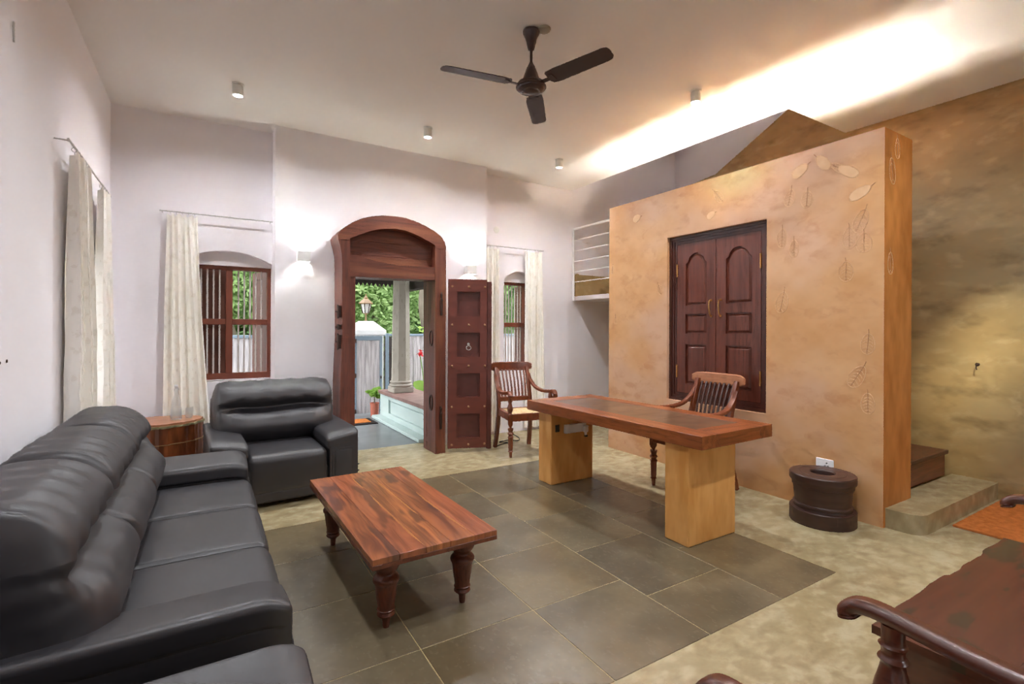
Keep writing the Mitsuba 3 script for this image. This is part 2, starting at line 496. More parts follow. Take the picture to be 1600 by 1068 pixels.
# ------------------------------------------------------------------ floor and tiles
GX = [-0.955, -0.37, 0.216, 0.803, 1.395, 1.985, 2.575, 3.124]
GY = [1.47, 2.06, 2.65, 3.24, 3.825, 4.40]
tile_zone = unary_union([sbox(GX[0], GY[0], GX[4], GY[4]), sbox(GX[4], GY[0], GX[7], GY[5])])
tile_zone = tile_zone.intersection(sbox(XL, -9, 9, 9))
fl = struct('floor')
floor_poly = sbox(XL, YN, XR + 0.1, YF).union(sbox(PX0, YF - 0.2, PX1, 5.705)).difference(tile_zone)
put(fl, None, extr(floor_poly, -0.12, 0.0), 'cement', False)
put(fl, 'grout', extr(tile_zone, -0.12, -0.002), 'grout', False)
k = 0
for i in range(7):
    ys = list(GY) if i >= 4 else list(GY[:5])
    if i == 5:
        ys = [1.47, 1.86, 2.46, 3.05, 3.64, 4.40]
    if i == 6:
        ys = [1.47, 2.16, 2.75, 3.34, 3.93, 4.40]
    for j in range(len(ys) - 1):
        g = 0.0025
        x0 = max(GX[i], XL) + g
        m = cbox(x0, GX[i + 1] - g, ys[j] + g, ys[j + 1] - g, -0.03, 0.0, 0.0015)
        put(fl, 'tile', m, TILES[int(rng.integers(0, 3))], False)
        k += 1

# ------------------------------------------------------------------ walls and ceiling
def arch_hole(x0, x1, z0, zs, za, n=12):
    """Opening with a segmental arch: springing zs, apex za."""
    t = np.linspace(0, 1, n)
    top = [(x1 + (x0 - x1) * s, zs + (za - zs) * (1 - (2 * s - 1) ** 2)) for s in t]
    return Polygon([(x0, z0), (x1, z0)] + top)


win_l = arch_hole(-0.225, 0.584, 0.86, 2.075, 2.19)
win_r = arch_hole(3.44, 3.92, 0.86, 2.085, 2.21)
w = struct('wall_far', None)
far_poly = sbox(XL - 0.3, -0.1, 6.9, UZ).difference(unary_union([win_l, win_r, sbox(PX0 + 0.12, -0.2, PX1 - 0.12, ZC - 0.2)]))
put(w, None, extr(far_poly, YF, YF + 0.24, 'y'), 'white_wall', False)
w = struct('wall_entrance')
door_hole = sbox(1.25, -0.2, 2.285, 2.30)
put(w, None, cat(extr(sbox(PX0, -0.1, PX1, ZC).difference(door_hole), YP, 5.705, 'y'),
                 pbox(PX0, PX0 + 0.12, 5.705, YF, -0.1, ZC), pbox(PX1 - 0.12, PX1, 5.705, YF, -0.1, ZC)), 'white_wall', False)
w = struct('wall_left')
side_hole = sbox(4.38, 0.86, 4.86, 2.1)
put(w, None, extr(sbox(YN, -0.1, YF + 0.24, ZC).difference(side_hole), XL - 0.25, XL, 'x'), 'white_wall', False)
w = struct('wall_right')
put(w, None, extr(Polygon([(YN, -0.1), (YF, -0.1), (YF, ZC - 0.2), (4.15, ZC - 0.02), (3.196, 3.943), (2.6, 4.253), (2.6, ZC + 0.12), (YN, ZC + 0.12)]), XR, XR + 0.12, 'x'), 'green_plaster', False)
w = struct('wall_near')
big = sbox(2.2, 0.9, 3.6, 2.1)
put(w, None, extr(sbox(XL - 0.3, -0.1, XR + 0.12, ZC).difference(big), YN - 0.2, YN, 'y'), 'white_wall', False)
c = struct('ceiling')
cpoly = sbox(XL - 0.25, YN - 0.2, XR, YF).difference(sbox(OX, OY, XR + 1, YF + 1))
put(c, None, extr(cpoly, ZC, ZC + 0.12), 'ceiling_paint', False)
# stairwell above the opening
w = struct('wall_stairwell')
put(w, None, cat(pbox(6.83, 6.95, OY - 0.6, YF, ZC - 0.4, UZ), pbox(OX - 1.2, 6.95, OY - 0.72, OY - 0.6, ZC + 0.12, UZ),
                 pbox(OX - 1.32, OX - 1.2, OY - 0.72, YF, ZC + 0.12, UZ)), 'white_wall', False)
put(w, 'landing', pbox(XR + 0.12, 6.83, OY - 0.6, YF, ZC - 0.3, ZC - 0.18), 'white_wall', False)
put(w, 'beam', cbox(6.55, 6.83, 5.60, YF, 4.50, 4.68), 'shutter_frame', False, label='dark wooden beam end')
put(w, 'finish', pbox(OX, 6.83, YF - 0.004, YF, 3.30, UZ), 'white_wall', False)
c = struct('ceiling')
put(c, None, pbox(OX - 1.32, 6.95, OY - 0.72, YF, UZ, UZ + 0.1), 'white_wall', False)

# ------------------------------------------------------------------ orange partition wall with its light trough
SH0, SH1, SZ0, SZ1 = 2.503, 3.588, 0.684, 2.368        # shutter opening (y, z)
w = struct('wall_partition', 'free-standing wall of orange lime plaster with leaf prints')
face = sbox(BY0, 0, BY1, BZ).difference(sbox(SH0, SZ0, SH1, SZ1))
put(w, None, cat(extr(face, BX0, BX0 + 0.09, 'x'), pbox(BX1 - 0.03, BX1, BY0 + 0.002, BY1, 0, BZ),
                 pbox(BX0 + 0.09, BX1 - 0.03, BY1 - 0.05, BY1, 0, BZ), pbox(BX0 + 0.09, BX1 - 0.03, BY0 + 0.05, BY1 - 0.05, 2.50, 2.56)), 'orange_plaster', False)
put(w, 'end_face', pbox(BX0 + 0.002, BX1, BY0 - 0.001, BY0 + 0.05, 0, BZ - 0.001), 'orange_shaded', False, label='deeper orange end face with its shade put into the colour')
t = thing('cove_lamp', 'long warm lamp strip lying in the trough on top of the orange wall', 'lamp')
put(t, 'base', pbox(4.26, 4.41, BY0 + 0.12, BY1 - 0.12, 2.56, 2.60), 'white_plastic', False)
put(t, 'strip', pbox(4.275, 4.395, BY0 + 0.13, BY1 - 0.13, 2.60, 2.625), 'lamp_white', False,
    emitter={'type': 'area', 'radiance': {'type': 'rgb', 'value': [COVE_POWER * c for c in (1.0, 0.85, 0.70)]}})


def leaf_print(parent, y, z, ln, tilt, wide=0.62, x=BX0, veins=5, flat=False, face='x'):
    """A leaf pressed into the plaster: raised rim, midrib, side veins and stalk."""
    a = np.linspace(0, 2 * PI, 26)
    r = np.stack([0.5 * wide * ln * np.sin(a) * (1 + 0.15 * np.cos(a)), -0.5 * ln * np.cos(a)], 1)
    ms, up = [], (1, 0, 0)
    P = lambda q: np.stack([np.full(len(q), 0.0), q[:, 0], q[:, 1]], 1)
    ms.append(tube(P(r), 0.0028, 5))
    if flat:
        ms.append(extr(Polygon(r * 0.94), -0.0028, 0.0, 'x'))
    for i in range(veins):
        zz = ln * (0.30 - 0.62 * i / max(veins - 1, 1))
        for s in (-1, 1):
            hw = 0.36 * wide * ln * math.sqrt(max(0.05, 1 - (2 * zz / ln) ** 2))
            ms.append(tube(P(np.array([[0, zz], [s * hw * 0.55, zz - 0.035 * ln], [s * hw, zz - 0.10 * ln]])), 0.0020, 4))
    stem = tube(P(np.array([[0, -0.45 * ln], [0, 0.2 * ln], [0, 0.5 * ln], [0.03 * ln, 0.72 * ln]])), 0.0026, 5)

    def fin(m):
        m = move(m, rx=tilt)
        if face == 'y':
            m = move(m, rz=90)
            return move(m, (x, y, z))
        return move(m, (x, y, z))
    key = put(parent, 'leaf_print', fin(cat(*ms)), 'leaf_relief', 40)
    put(key, 'stalk', fin(stem), 'leaf_stem', 40)


for y, z, ln, tilt, wd, fl_ in (
        (2.976, 2.665, 0.15, -38, 0.50, 0), (3.059, 2.506, 0.09, 70, 0.70, 1), (2.223, 2.703, 0.14, 60, 0.62, 1), (2.045, 2.720, 0.15, -38, 0.50, 1), (1.867, 2.607, 0.17, -55, 0.42, 1),
        (1.785, 2.424, 0.16, 65, 0.50, 1), (2.305, 2.502, 0.14, 12, 0.60, 0), (2.166, 2.461, 0.13, 5, 0.70, 0), (1.780, 2.215, 0.17, 22, 0.55, 0), (1.856, 2.099, 0.16, 0, 0.60, 0),
        (1.758, 2.051, 0.14, 0, 0.72, 0), (1.877, 1.851, 0.15, 0, 0.66, 0), (2.368, 2.178, 0.16, 3, 0.50, 0), (2.267, 2.078, 0.14, 0, 0.50, 0), (2.366, 1.641, 0.18, 12, 0.55, 0),
        (1.730, 1.309, 0.15, 5, 0.62, 0), (1.800, 1.065, 0.18, 30, 0.55, 0), (1.728, 0.875, 0.15, 0, 0.60, 0), (4.025, 2.657, 0.11, 80, 0.70, 1), (3.687, 1.837, 0.12, -20, 0.50, 0),
        (4.414, 2.121, 0.10, 10, 0.50, 0), (4.356, 1.519, 0.10, 0, 0.50, 0), (1.934, 2.649, 0.13, -50, 0.40, 0)):
    leaf_print(w, y, z, ln, tilt, wd, flat=bool(fl_))
for x, z, ln, tilt in ((4.308, 2.741, 0.15, 0), (4.226, 2.563, 0.19, -8), (4.202, 1.893, 0.16, 0)):
    leaf_print(w, BY0 - 0.001, z, ln, tilt, 0.5, x=x, face='y', veins=2)

# shutter window in the partition
s = struct('window_3', 'dark polished double shutter window in the orange wall')
XF = BX0 + 0.035
for i, (g0, g1, x) in enumerate(((0.0, 0.028, XF), (0.028, 0.052, XF + 0.012), (0.052, 0.080, XF + 0.022))):
    o = sbox(SH0 + g0, SZ0 + g0, SH1 - g0, SZ1 - g0).difference(sbox(SH0 + g1, SZ0 + g1, SH1 - g1, SZ1 - g1))
    put(s, 'frame_moulding', extr(o, x, BX0 + 0.09, 'x'), 'shutter_frame', False)
LZ0, LZ1 = SZ0 + 0.082, SZ1 - 0.082


def tudor(y0, y1, z0, zs, za):
    ym, hw = (y0 + y1) / 2, (y1 - y0) / 2
    L = [(y0, z0), (y1, z0), (y1, zs), (y1 - 0.10 * hw, zs + 0.004)]
    for a in np.linspace(-0.80, 0.80, 17):
        q = 1 - (abs(a) / 0.80) ** 2
        L.append((ym - a * hw, zs + 0.014 + (za - zs - 0.014) * (0.75 * math.sqrt(q) + 0.25 * q)))
    L += [(y0 + 0.10 * hw, zs + 0.004), (y0, zs)]
    return Polygon(L).buffer(0)


for (y0, y1, hy, hg) in ((3.047, SH1 - 0.084, 3.094, SH1 - 0.086), (SH0 + 0.084, 3.041, 2.990, SH0 + 0.086)):
    lk = numbered(f'{s}__shutter')
    pw = (y1 - y0)
    p0, p1 = y0 + 0.19 * pw, y1 - 0.22 * pw
    if hy > 3.04:
        p0, p1 = y0 + 0.22 * pw, y1 - 0.23 * pw
    else:
        p0, p1 = y0 + 0.19 * pw, y1 - 0.23 * pw
    holes = [tudor(p0, p1, 1.655, 2.08, 2.18), sbox(p0, 1.372, p1, 1.568), sbox(p0, LZ0 + 0.095, p1, 1.262)]
    scene[lk] = mikit.ply(extr(sbox(y0, LZ0, y1, LZ1).difference(unary_union(holes)), XF + 0.022, XF + 0.052, 'x'), 'shutter_wood', False)
    for h in holes:
        inner = h.buffer(-0.012)
        core = h.buffer(-0.032)
        ms = [extr(h, XF + 0.042, XF + 0.05, 'x')]
        a, b = np.array(inner.exterior.coords)[:-1], None
        # bevelled raised field
        ms.append(hull(np.vstack([np.c_[np.full(len(inner.exterior.coords), XF + 0.042), np.array(inner.exterior.coords)],
                                  np.c_[np.full(len(core.exterior.coords), XF + 0.026), np.array(core.exterior.coords)]])))
        put(lk, 'panel', cat(*ms), 'shutter_wood', 25)
    hp = spline([(XF + 0.022, hy, 1.695), (XF - 0.006, hy, 1.690), (XF - 0.016, hy, 1.650), (XF - 0.010, hy, 1.60), (XF - 0.004, hy, 1.565), (XF + 0.004, hy, 1.548), (XF + 0.022, hy, 1.542)], 5)
    put(lk, 'handle', cat(sweep(hp, circ(0.0065, 8), (0, 1, 0)), move(solid_lathe([(0.011, 0), (0.010, 0.006)], 12), (XF + 0.02, hy, 1.695), ry=-90), move(solid_lathe([(0.011, 0), (0.010, 0.006)], 12), (XF + 0.02, hy, 1.541), ry=-90)), 'brass', 40)
    for hz in (2.02, 0.98):
        put(lk, 'hinge', rod((XF + 0.017, hg, hz - 0.065), (XF + 0.017, hg, hz + 0.065), 0.008), 'brass', 40)

# wall socket behind the wooden mortar
t = thing('wall_socket', 'white socket plate low on the orange wall behind the dark wooden mortar', 'socket')
put(t, 'plate', cbox(BX0 - 0.010, BX0, 1.955, 2.085, 0.315, 0.408, 0.003), 'white_plastic', False)
put(t, 'socket_holes', cat(*[move(solid_lathe([(0.006, 0), (0.006, 0.001)], 10), (BX0 - 0.010, 2.005 + a, 0.365 + b), ry=-90) for a, b in ((0, 0.012), (-0.011, -0.010), (0.011, -0.010))]), 'black_plastic', False, kind='stuff')
put(t, 'switch_rocker', cbox(BX0 - 0.013, BX0 - 0.009, 2.040, 2.065, 0.340, 0.385, 0.002), 'white_plastic', False)

# ------------------------------------------------------------------ steps, landing, railing
t = thing('cement_step', 'low green cement step with a rounded corner beside the orange wall', 'step')
sp = unary_union([sbox(4.14, 1.52, XR, 1.72), sbox(4.24, 1.415, XR, 1.6), Point(4.24, 1.515).buffer(0.1)]).difference(sbox(4.0, BY0 - 0.001, BX1 + 0.001, 2.2))
put(t, None, extr(sp, 0.0, 0.137), 'cement', 20)
t = thing('wooden_step', 'dark wooden stair step rising behind the orange wall', 'step')
put(t, 'riser', cbox(BX1, 5.55, 1.735, 2.02, 0.137, 0.325, 0.004), 'red_wood_x', False)
put(t, 'tread', cbox(BX1, 5.57, 1.715, 2.05, 0.325, 0.362, 0.006), 'shutter_frame', False, label='dark tread')
for i, say in ((1, 'second wooden stair step behind the orange wall'), (2, 'third wooden stair step behind the orange wall')):
    t = thing('wooden_step', say, 'step')
    y0, z0 = 1.735 + 0.29 * i, 0.362 + 0.2 * (i - 1)
    put(t, 'riser', cbox(BX1, 5.55, y0 + 0.03, y0 + 0.30, z0, z0 + 0.165, 0.004), 'red_wood_x', False)
    put(t, 'tread', cbox(BX1, 5.57, y0, y0 + 0.32, z0 + 0.165, z0 + 0.2, 0.006), 'shutter_frame', False)
t = thing('stair_landing', 'pale landing slab above the gap left of the orange wall', 'landing')
put(t, 'slab', cbox(4.64, XR - 0.004, 4.2, YF - 0.002, 1.835, 1.90, 0.004), 'slab_white', False)
put(t, 'dado', cat(extr(sbox(4.66, 1.90, XR, 2.225).union(Point(4.70, 2.20).buffer(0.04)), YF - 0.022, YF - 0.001, 'y')), 'green_plaster', False, label='dark green plaster dado')
t = thing('stair_railing', 'white steel railing with five thin rods on the landing slab', 'railing')
put(t, 'post', cbox(4.595, 4.61, 5.755, 5.795, 1.83, 2.885, 0.003), 'white_enamel', False)
put(t, 'top_rail', cbox(4.59, 4.62, 4.25, 5.795, 2.870, 2.895, 0.003), 'white_enamel', False)
for z in (2.716, 2.557, 2.405, 2.253, 2.105):
    put(t, 'rod', rod((4.605, 4.25, z), (4.605, 5.775, z), 0.0075, 10), 'white_enamel', 40)
put(t, 'post', cbox(4.595, 4.61, 4.25, 4.29, 1.83, 2.885, 0.003), 'white_enamel', False)

# ------------------------------------------------------------------ entrance door: old frame, open leaf
d = struct('door_1', 'old arched timber door frame with one studded leaf open')
outer = [(1.15, 0.0), (1.15, 0.55), (1.152, 0.86), (1.163, 1.10), (1.172, 1.33), (1.170, 1.50), (1.166, 1.82), (1.165, 2.056), (1.16, 2.172), (1.145, 2.248), (1.126, 2.308), (1.119, 2.353), (1.141, 2.39), (1.193, 2.442),
         (1.269, 2.498), (1.362, 2.548), (1.472, 2.583), (1.585, 2.604), (1.718, 2.612), (1.836, 2.606), (1.941, 2.585), (2.056, 2.548), (2.174, 2.497), (2.248, 2.449), (2.29, 2.393), (2.307, 2.329), (2.31, 2.05), (2.31, 0.0)]
inner = [(2.19, 0.0), (2.18, 2.06), (2.176, 2.343), (2.084, 2.386), (1.968, 2.433), (1.837, 2.469), (1.71, 2.478), (1.586, 2.465), (1.465, 2.433), (1.347, 2.381), (1.241, 2.327), (1.242, 2.034), (1.25, 1.95), (1.25, 0.0)]
YD = 5.20
full = Polygon(outer + inner).buffer(0)
arch = full.intersection(sbox(0, 2.31, 4, 3))
put(d, 'arch_board', extr(arch, YD, YP, 'y'), 'door_wood_x', False)
put(d, 'jamb', extr(full.intersection(sbox(0, 0, 1.7, 2.31)), YD + 0.004, YP, 'y'), 'door_wood_z', False)
put(d, 'jamb', extr(full.intersection(sbox(1.7, 0, 4, 2.31)), YD + 0.004, YP, 'y'), 'door_wood_z', False)
put(d, 'inner_jamb', cbox(1.245, 1.303, YD + 0.02, 5.46, 0.0, 1.96, 0.004), 'door_wood_z', False)
lint = Polygon([(1.243, 1.938), (2.19, 1.955), (2.19, 2.098), (1.75, 2.088), (1.52, 2.115), (1.36, 2.15), (1.243, 2.165)])
put(d, 'lintel', extr(lint, YD + 0.012, 5.46, 'y'), 'door_wood_x', False)
tym = Polygon(inner[1:12]).buffer(0.004)
for z0, z1, m in ((2.05, 2.185, 'door_wood_x'), (2.187, 2.33, 'door_wood_x'), (2.332, 2.49, 'door_wood_x')):
    put(d, 'tympanum_board', extr(tym.intersection(sbox(1, z0, 3, z1)), 5.31, 5.34, 'y'), m, False)
# notched rear edge of the right jamb
ed = [(5.455, 0.0), (5.455, 1.95), (5.50, 1.95)]
zz = 1.95
while zz > 0.05:
    st = 0.035 + 0.05 * random.random()
    dy = random.choice((0.0, 0.02, 0.045)) if zz < 0.85 else 0.045
    ed += [(5.455 + dy, zz), (5.455 + dy, max(zz - st, 0.04))]
    zz -= st
ed.append((5.455, 0.04))
put(d, 'worn_edge', extr(Polygon(ed).buffer(0), 2.185, 2.25, 'x'), 'door_wood_z', False)
for z in (1.30, 0.565):
    a = np.linspace(0, 2 * PI, 22)
    put(d, 'iron_ring', tube(np.stack([np.full(22, 2.180), 5.32 + 0.042 * np.cos(a), z + 0.085 * np.sin(a)], 1), 0.006, 6), 'iron', 40)
for z in (1.70, 0.42):
    put(d, 'latch', cat(cbox(2.235, 2.265, YD - 0.016, YD + 0.004, z - 0.09, z + 0.02, 0.004), move(solid_lathe(fine([(0.010, -0.05), (0.016, -0.02), (0.008, 0.01), (0.014, 0.04), (0.004, 0.07)], 3), 10), (2.25, YD - 0.012, z + 0.05)), rod((2.25, YD - 0.012, z - 0.09), (2.25, YD - 0.012, z - 0.14), 0.012)), 'iron', 30)
for z, h in ((1.58, 0.12), (1.42, 0.05), (1.27, 0.14)):
    put(d, 'bolt', cat(cbox(1.135, 1.168, 5.24, 5.27, z - h / 2, z + h / 2, 0.004), rod((1.145, 5.30, z - h * 0.6), (1.145, 5.30, z + h * 0.6), 0.009), rod((1.165, 5.28, z), (1.12, 5.28, z), 0.008)), 'iron', 30)
# the open leaf, built in local coordinates: u along its width, front towards -y
LW, LH = 0.50, 1.93
leafT = lambda m: move(m, (2.335, 5.195, 0.045), rz=-21.2)
leaf = numbered(f'{d}__leaf')
fw = 0.445
pans = [(0.10, 0.365, LH * (1 - b), LH * (1 - a)) for a, b in ((0.073, 0.218), (0.316, 0.459), (0.557, 0.699), (0.796, 0.939))]
holes = unary_union([sbox(a, z0, b, z1) for a, b, z0, z1 in pans])
scene[leaf] = mikit.ply(leafT(extr(sbox(0, 0, fw, LH).difference(holes), 0.0, 0.045, 'y')), 'leaf_paint', False)
labels[leaf] = {'label': 'studded red-brown leaf with four sunken panels'}
for a, b, z0, z1 in pans:
    h = sbox(a, z0, b, z1)
    put(leaf, 'panel', leafT(cat(extr(h, 0.038, 0.045, 'y'), extr(h.difference(h.buffer(-0.016)), 0.026, 0.038, 'y'))), 'leaf_paint_dark', False)
put(leaf, 'edge_batten', leafT(cat(cbox(fw + 0.001, LW, 0.008, 0.05, -0.02, LH - 0.02, 0.005))), 'leaf_paint_dark', False)
stud = solid_lathe([(0.014, 0), (0.014, 0.003), (0.009, 0.005), (0.009, 0.012), (0.004, 0.016)], 12)
for fz in (0.044, 0.27, 0.513, 0.755, 0.978):
    for u in (0.045, 0.235, 0.42):
        put(leaf, 'stud', leafT(move(stud, (u, 0.0, LH * (1 - fz)), rx=90)), 'iron_stud', 30)
a = np.linspace(-0.6 * PI, 1.6 * PI, 24)
kx, kz = 0.235, LH * (1 - 0.40)
put(leaf, 'knocker', leafT(cat(tube(np.stack([kx + 0.028 * np.cos(a), np.full(24, 0.010), kz - 0.012 + 0.024 * np.sin(a)], 1), 0.0045, 6), move(solid_lathe([(0.016, 0), (0.016, 0.012), (0.008, 0.03)], 12), (kx, 0.034, kz + 0.03), rx=90))), 'steel', 30)

# ------------------------------------------------------------------ barred windows
def barred_window(key_label, x0, x1, z0, z1, yw, mull, mid, sp, shutters):
    s = struct('window_1' if 'window_1' not in scene and 'window_1' not in USED else 'window_2', key_label)
    fr = sbox(x0, z0, x1, z1).difference(sbox(x0 + 0.05, z0 + 0.062, x1 - 0.05, z1 - 0.038))
    put(s, 'frame', extr(fr, yw, yw + 0.08, 'y'), 'window_wood', False)
    put(s, 'arch_infill', extr((win_l if mull else win_r).intersection(sbox(-9, z1 - 0.002, 9, 9)), YF + 0.085, YF + 0.24, 'y'), 'white_wall', False)
    cells = [x0 + 0.05, x1 - 0.05]
    if mull:
        put(s, 'mullion', cbox(mull[0], mull[1], yw + 0.001, yw + 0.079, z0 + 0.06, z1 - 0.036, 0.004), 'window_wood', False)
        cells = [x0 + 0.05, mull[0], mull[1], x1 - 0.05]
    for i in range(0, len(cells), 2):
        put(s, 'transom', cbox(cells[i], cells[i + 1], yw + 0.004, yw + 0.075, mid[0], mid[1], 0.004), 'window_wood', False)
        n = int(round((cells[i + 1] - cells[i]) / sp))
        for j in range(1, n):
            x = cells[i] + (cells[i + 1] - cells[i]) * j / n
            for a, b in ((z0 + 0.06, mid[0]), (mid[1], z1 - 0.036)):
                put(s, 'bar', cbox(x - 0.008, x + 0.008, yw + 0.03, yw + 0.046, a, b, 0.002), 'bar_grey', False)
    for (xh, yh, wd, ang) in shutters:
        k = numbered(f'{s}__shutter')
        hh = [sbox(0.06, z0 + 0.10, wd - 0.06, (mid[0] + mid[1]) / 2 - 0.05), sbox(0.06, (mid[0] + mid[1]) / 2 + 0.05, wd - 0.06, z1 - 0.10)]
        scene[k] = mikit.ply(move(extr(sbox(0, z0 + 0.02, wd, z1 - 0.02).difference(unary_union(hh)), 0, 0.035, 'y'), (xh, yh, 0), rz=ang), 'shutter_out', False)
        for h in hh:
            put(k, 'panel', move(cat(extr(h, 0.012, 0.024, 'y'), extr(h.buffer(-0.03), 0.004, 0.012, 'y')), (xh, yh, 0), rz=ang), 'shutter_out', False)
    return s


barred_window('barred brown window left of the entrance', -0.215, 0.60, 0.874, 2.05, 5.95, (0.163, 0.225), (1.44, 1.50), 0.0535, ((-0.2, 6.07, 0.38, 14), (0.585, 6.07, 0.36, 108)))
barred_window('narrow barred window beside the open door leaf', 3.47, 3.91, 0.874, 2.065, 5.95, None, (1.44, 1.50), 0.048, ((3.92, 6.07, 0.36, 72),))
s = struct('window_4', 'window in the left wall behind the curtains')
put(s, 'frame', extr(sbox(4.38, 0.86, 4.86, 2.1).difference(sbox(4.43, 0.92, 4.81, 2.05)), XL - 0.2, XL - 0.13, 'x'), 'window_wood', False)
for y in np.arange(4.49, 4.80, 0.062):
    if True:
        put(s, 'bar', cbox(XL - 0.17, XL - 0.154, y - 0.008, y + 0.008, 0.92, 2.05, 0.002), 'bar_grey', False)

# ------------------------------------------------------------------ lamps on the ceiling and walls
SPOTS = [(0.213, 4.80), (1.92, 4.80), (3.63, 4.84), (3.585, 2.83), (0.213, 1.50), (1.92, 0.83), (3.60, 0.83)]
SPOT_SAY = {0: 'small white ceiling spot nearest the left wall', 1: 'small white ceiling spot above the entrance door', 2: 'small white ceiling spot near the right-hand curtains', 3: 'small white ceiling spot right of the fan'}
can = fine([(0.036, 0.0), (0.040, -0.004), (0.040, -0.07), (0.038, -0.085)], 3)
for i, (x, y) in enumerate(SPOTS):
    t = thing('ceiling_spot', SPOT_SAY.get(i, 'small white ceiling spot outside the picture'), 'lamp', 'ceiling spots')
    put(t, 'rose', move(solid_lathe([(0.048, 0), (0.048, -0.012), (0.02, -0.014)][::-1], 20), (x, y, ZC - 0.0005)), 'lamp_white', 30)
    tilt = (0, 0) if i != 7 else (0, 0)
    body = lathe([(0.012, -0.012), (0.040, -0.016), (0.042, -0.03), (0.042, -0.100), (0.038, -0.100), (0.036, -0.084), (0.001, -0.082)], 20)
    put(t, 'can', move(body, (x, y, ZC)), 'lamp_white', 30)
    disc = move(trimesh.creation.cylinder(0.032, 0.004, sections=20), (x, y, ZC - 0.086))
    put(t, 'lens', disc, 'lamp_white', False, emitter={'type': 'area', 'radiance': {'type': 'rgb', 'value': [SPOT_POWER * c for c in SPOT_COLOR]}})
t = thing('stair_spot', 'small lamp outside the picture aimed at the green stair wall', 'lamp')
SO, SA = np.array([4.30, 0.55, 3.36]), np.array([XR, 1.52, 1.12])
put(t, 'can', move(solid_lathe([(0.03, 0.02), (0.032, 0.10), (0.01, 0.11)], 16), tuple(SO)), 'lamp_white', 30)
scene[f'{t}__light'] = {'type': 'spot', 'to_world': T().look_at(origin=[float(q) for q in SO], target=[float(q) for q in SA], up=[0, 0, 1]), 'cutoff_angle': 10.0, 'beam_width': 0.5,
                        'intensity': {'type': 'rgb', 'value': [26.0, 24.0, 18.0]}}
t = thing('upper_fill', 'added round fill light upstairs, out of sight above the stairwell', 'lamp')  # unseen globe added to brighten the stairwell
put(t, 'globe', trimesh.creation.icosphere(3, 0.09).apply_translation((4.2, 3.6, 5.2)), 'lamp_white', True, emitter={'type': 'area', 'radiance': {'type': 'rgb', 'value': [UPPER_POWER * q for q in (1.0, 0.84, 0.74)]}})
put(t, 'rod', rod((4.2, 3.6, 5.28), (4.2, 3.6, UZ), 0.008), 'steel', 40)

for i, (x, z, say) in enumerate(((0.845, 2.145, 'white box wall light left of the entrance door'), (2.77, 2.135, 'white box wall light above the open door leaf'))):
    t = thing('wall_light', say, 'lamp')
    y1 = YP
    hw, hd, hh = 0.062, 0.10, 0.052
    shell = extr(sbox(x - hw, y1 - hd, x + hw, y1).difference(sbox(x - hw + 0.006, y1 - hd + 0.006, x + hw - 0.006, y1 - 0.006)), z - hh, z + hh)
    put(t, 'shade', shell, 'lamp_white', False)
    put(t, 'bulb', move(trimesh.creation.cylinder(0.028, 0.03, sections=16), (x, y1 - hd / 2, z)), 'lamp_white', 30,
        emitter={'type': 'area', 'radiance': {'type': 'rgb', 'value': [SCONCE_POWER * c for c in (0.92, 1.0, 0.86)]}})

# ------------------------------------------------------------------ ceiling fan
FX, FY, FZ = 1.90, 2.86, 3.075
t = thing('ceiling_fan', 'brown three-bladed ceiling fan', 'fan')
put(t, 'canopy', move(solid_lathe(fine([(0.018, -0.135), (0.024, -0.125), (0.040, -0.06), (0.058, -0.02), (0.056, -0.004)], 4), 24), (FX, FY, ZC)), 'fan_brown', 40)
put(t, 'rod', rod((FX, FY, FZ + 0.1), (FX, FY, ZC - 0.12), 0.0095, 12), 'fan_brown', 40)
put(t, 'motor_cone', move(solid_lathe(fine([(0.066, 0.035), (0.060, 0.05), (0.035, 0.12), (0.014, 0.165), (0.012, 0.17)], 4), 24), (FX, FY, FZ)), 'fan_brown', 40)
put(t, 'motor', move(solid_lathe(fine([(0.06, -0.034), (0.088, -0.022), (0.098, -0.004), (0.098, 0.012), (0.088, 0.03), (0.064, 0.038)], 4), 32), (FX, FY, FZ)), 'fan_brown', 40)
put(t, 'rim', move(lathe([(0.097, -0.008), (0.105, -0.006), (0.105, 0.004), (0.097, 0.006)], 32), (FX, FY, FZ)), 'iron', 40)
put(t, 'cap', move(solid_lathe(fine([(0.002, -0.046), (0.03, -0.043), (0.055, -0.034)], 3), 24), (FX, FY, FZ)), 'fan_brown', 40)
blade = Polygon([(0.155, -0.052), (0.17, -0.062), (0.24, -0.066), (0.60, -0.058), (0.625, -0.048), (0.632, -0.028), (0.628, 0.030), (0.612, 0.050), (0.585, 0.057), (0.22, 0.062), (0.165, 0.052), (0.15, 0.03)])
for ang in (170, 50, -73):
    b = move(extr(blade, -0.0025, 0.0025), rx=-11)
    bk = put(t, 'blade', move(b, (FX, FY, FZ + 0.012), rz=ang), 'fan_blade', 30)
    br = move(cat(cbox(0.085, 0.20, -0.017, 0.017, -0.008, -0.003, 0.002), cbox(0.17, 0.20, -0.035, 0.035, -0.0075, -0.0035, 0.002)), rx=-11)
    put(bk, 'bracket', move(br, (FX, FY, FZ + 0.012), rz=ang), 'iron', 30)
t = thing('ceiling_disc', 'small grey cover disc on the ceiling right behind the fan canopy', 'disc')
put(t, None, move(solid_lathe(fine([(0.02, -0.016), (0.042, -0.012), (0.047, 0.0)], 3), 24), (1.965, 2.80, ZC)), 'disc_grey', 40)

# ------------------------------------------------------------------ small things on the walls
def wall_hook(name, label, loc, r, axis, category):
    t = thing(name, label, category)
    a = np.linspace(0.0, PI, 12)
    p = np.stack([0.02 * np.sin(a), 0 * a, r * np.cos(a)], 1)
    m = tube(p, 0.004, 6)
    put(t, None, move(m, loc, rz=axis), 'steel', 40)


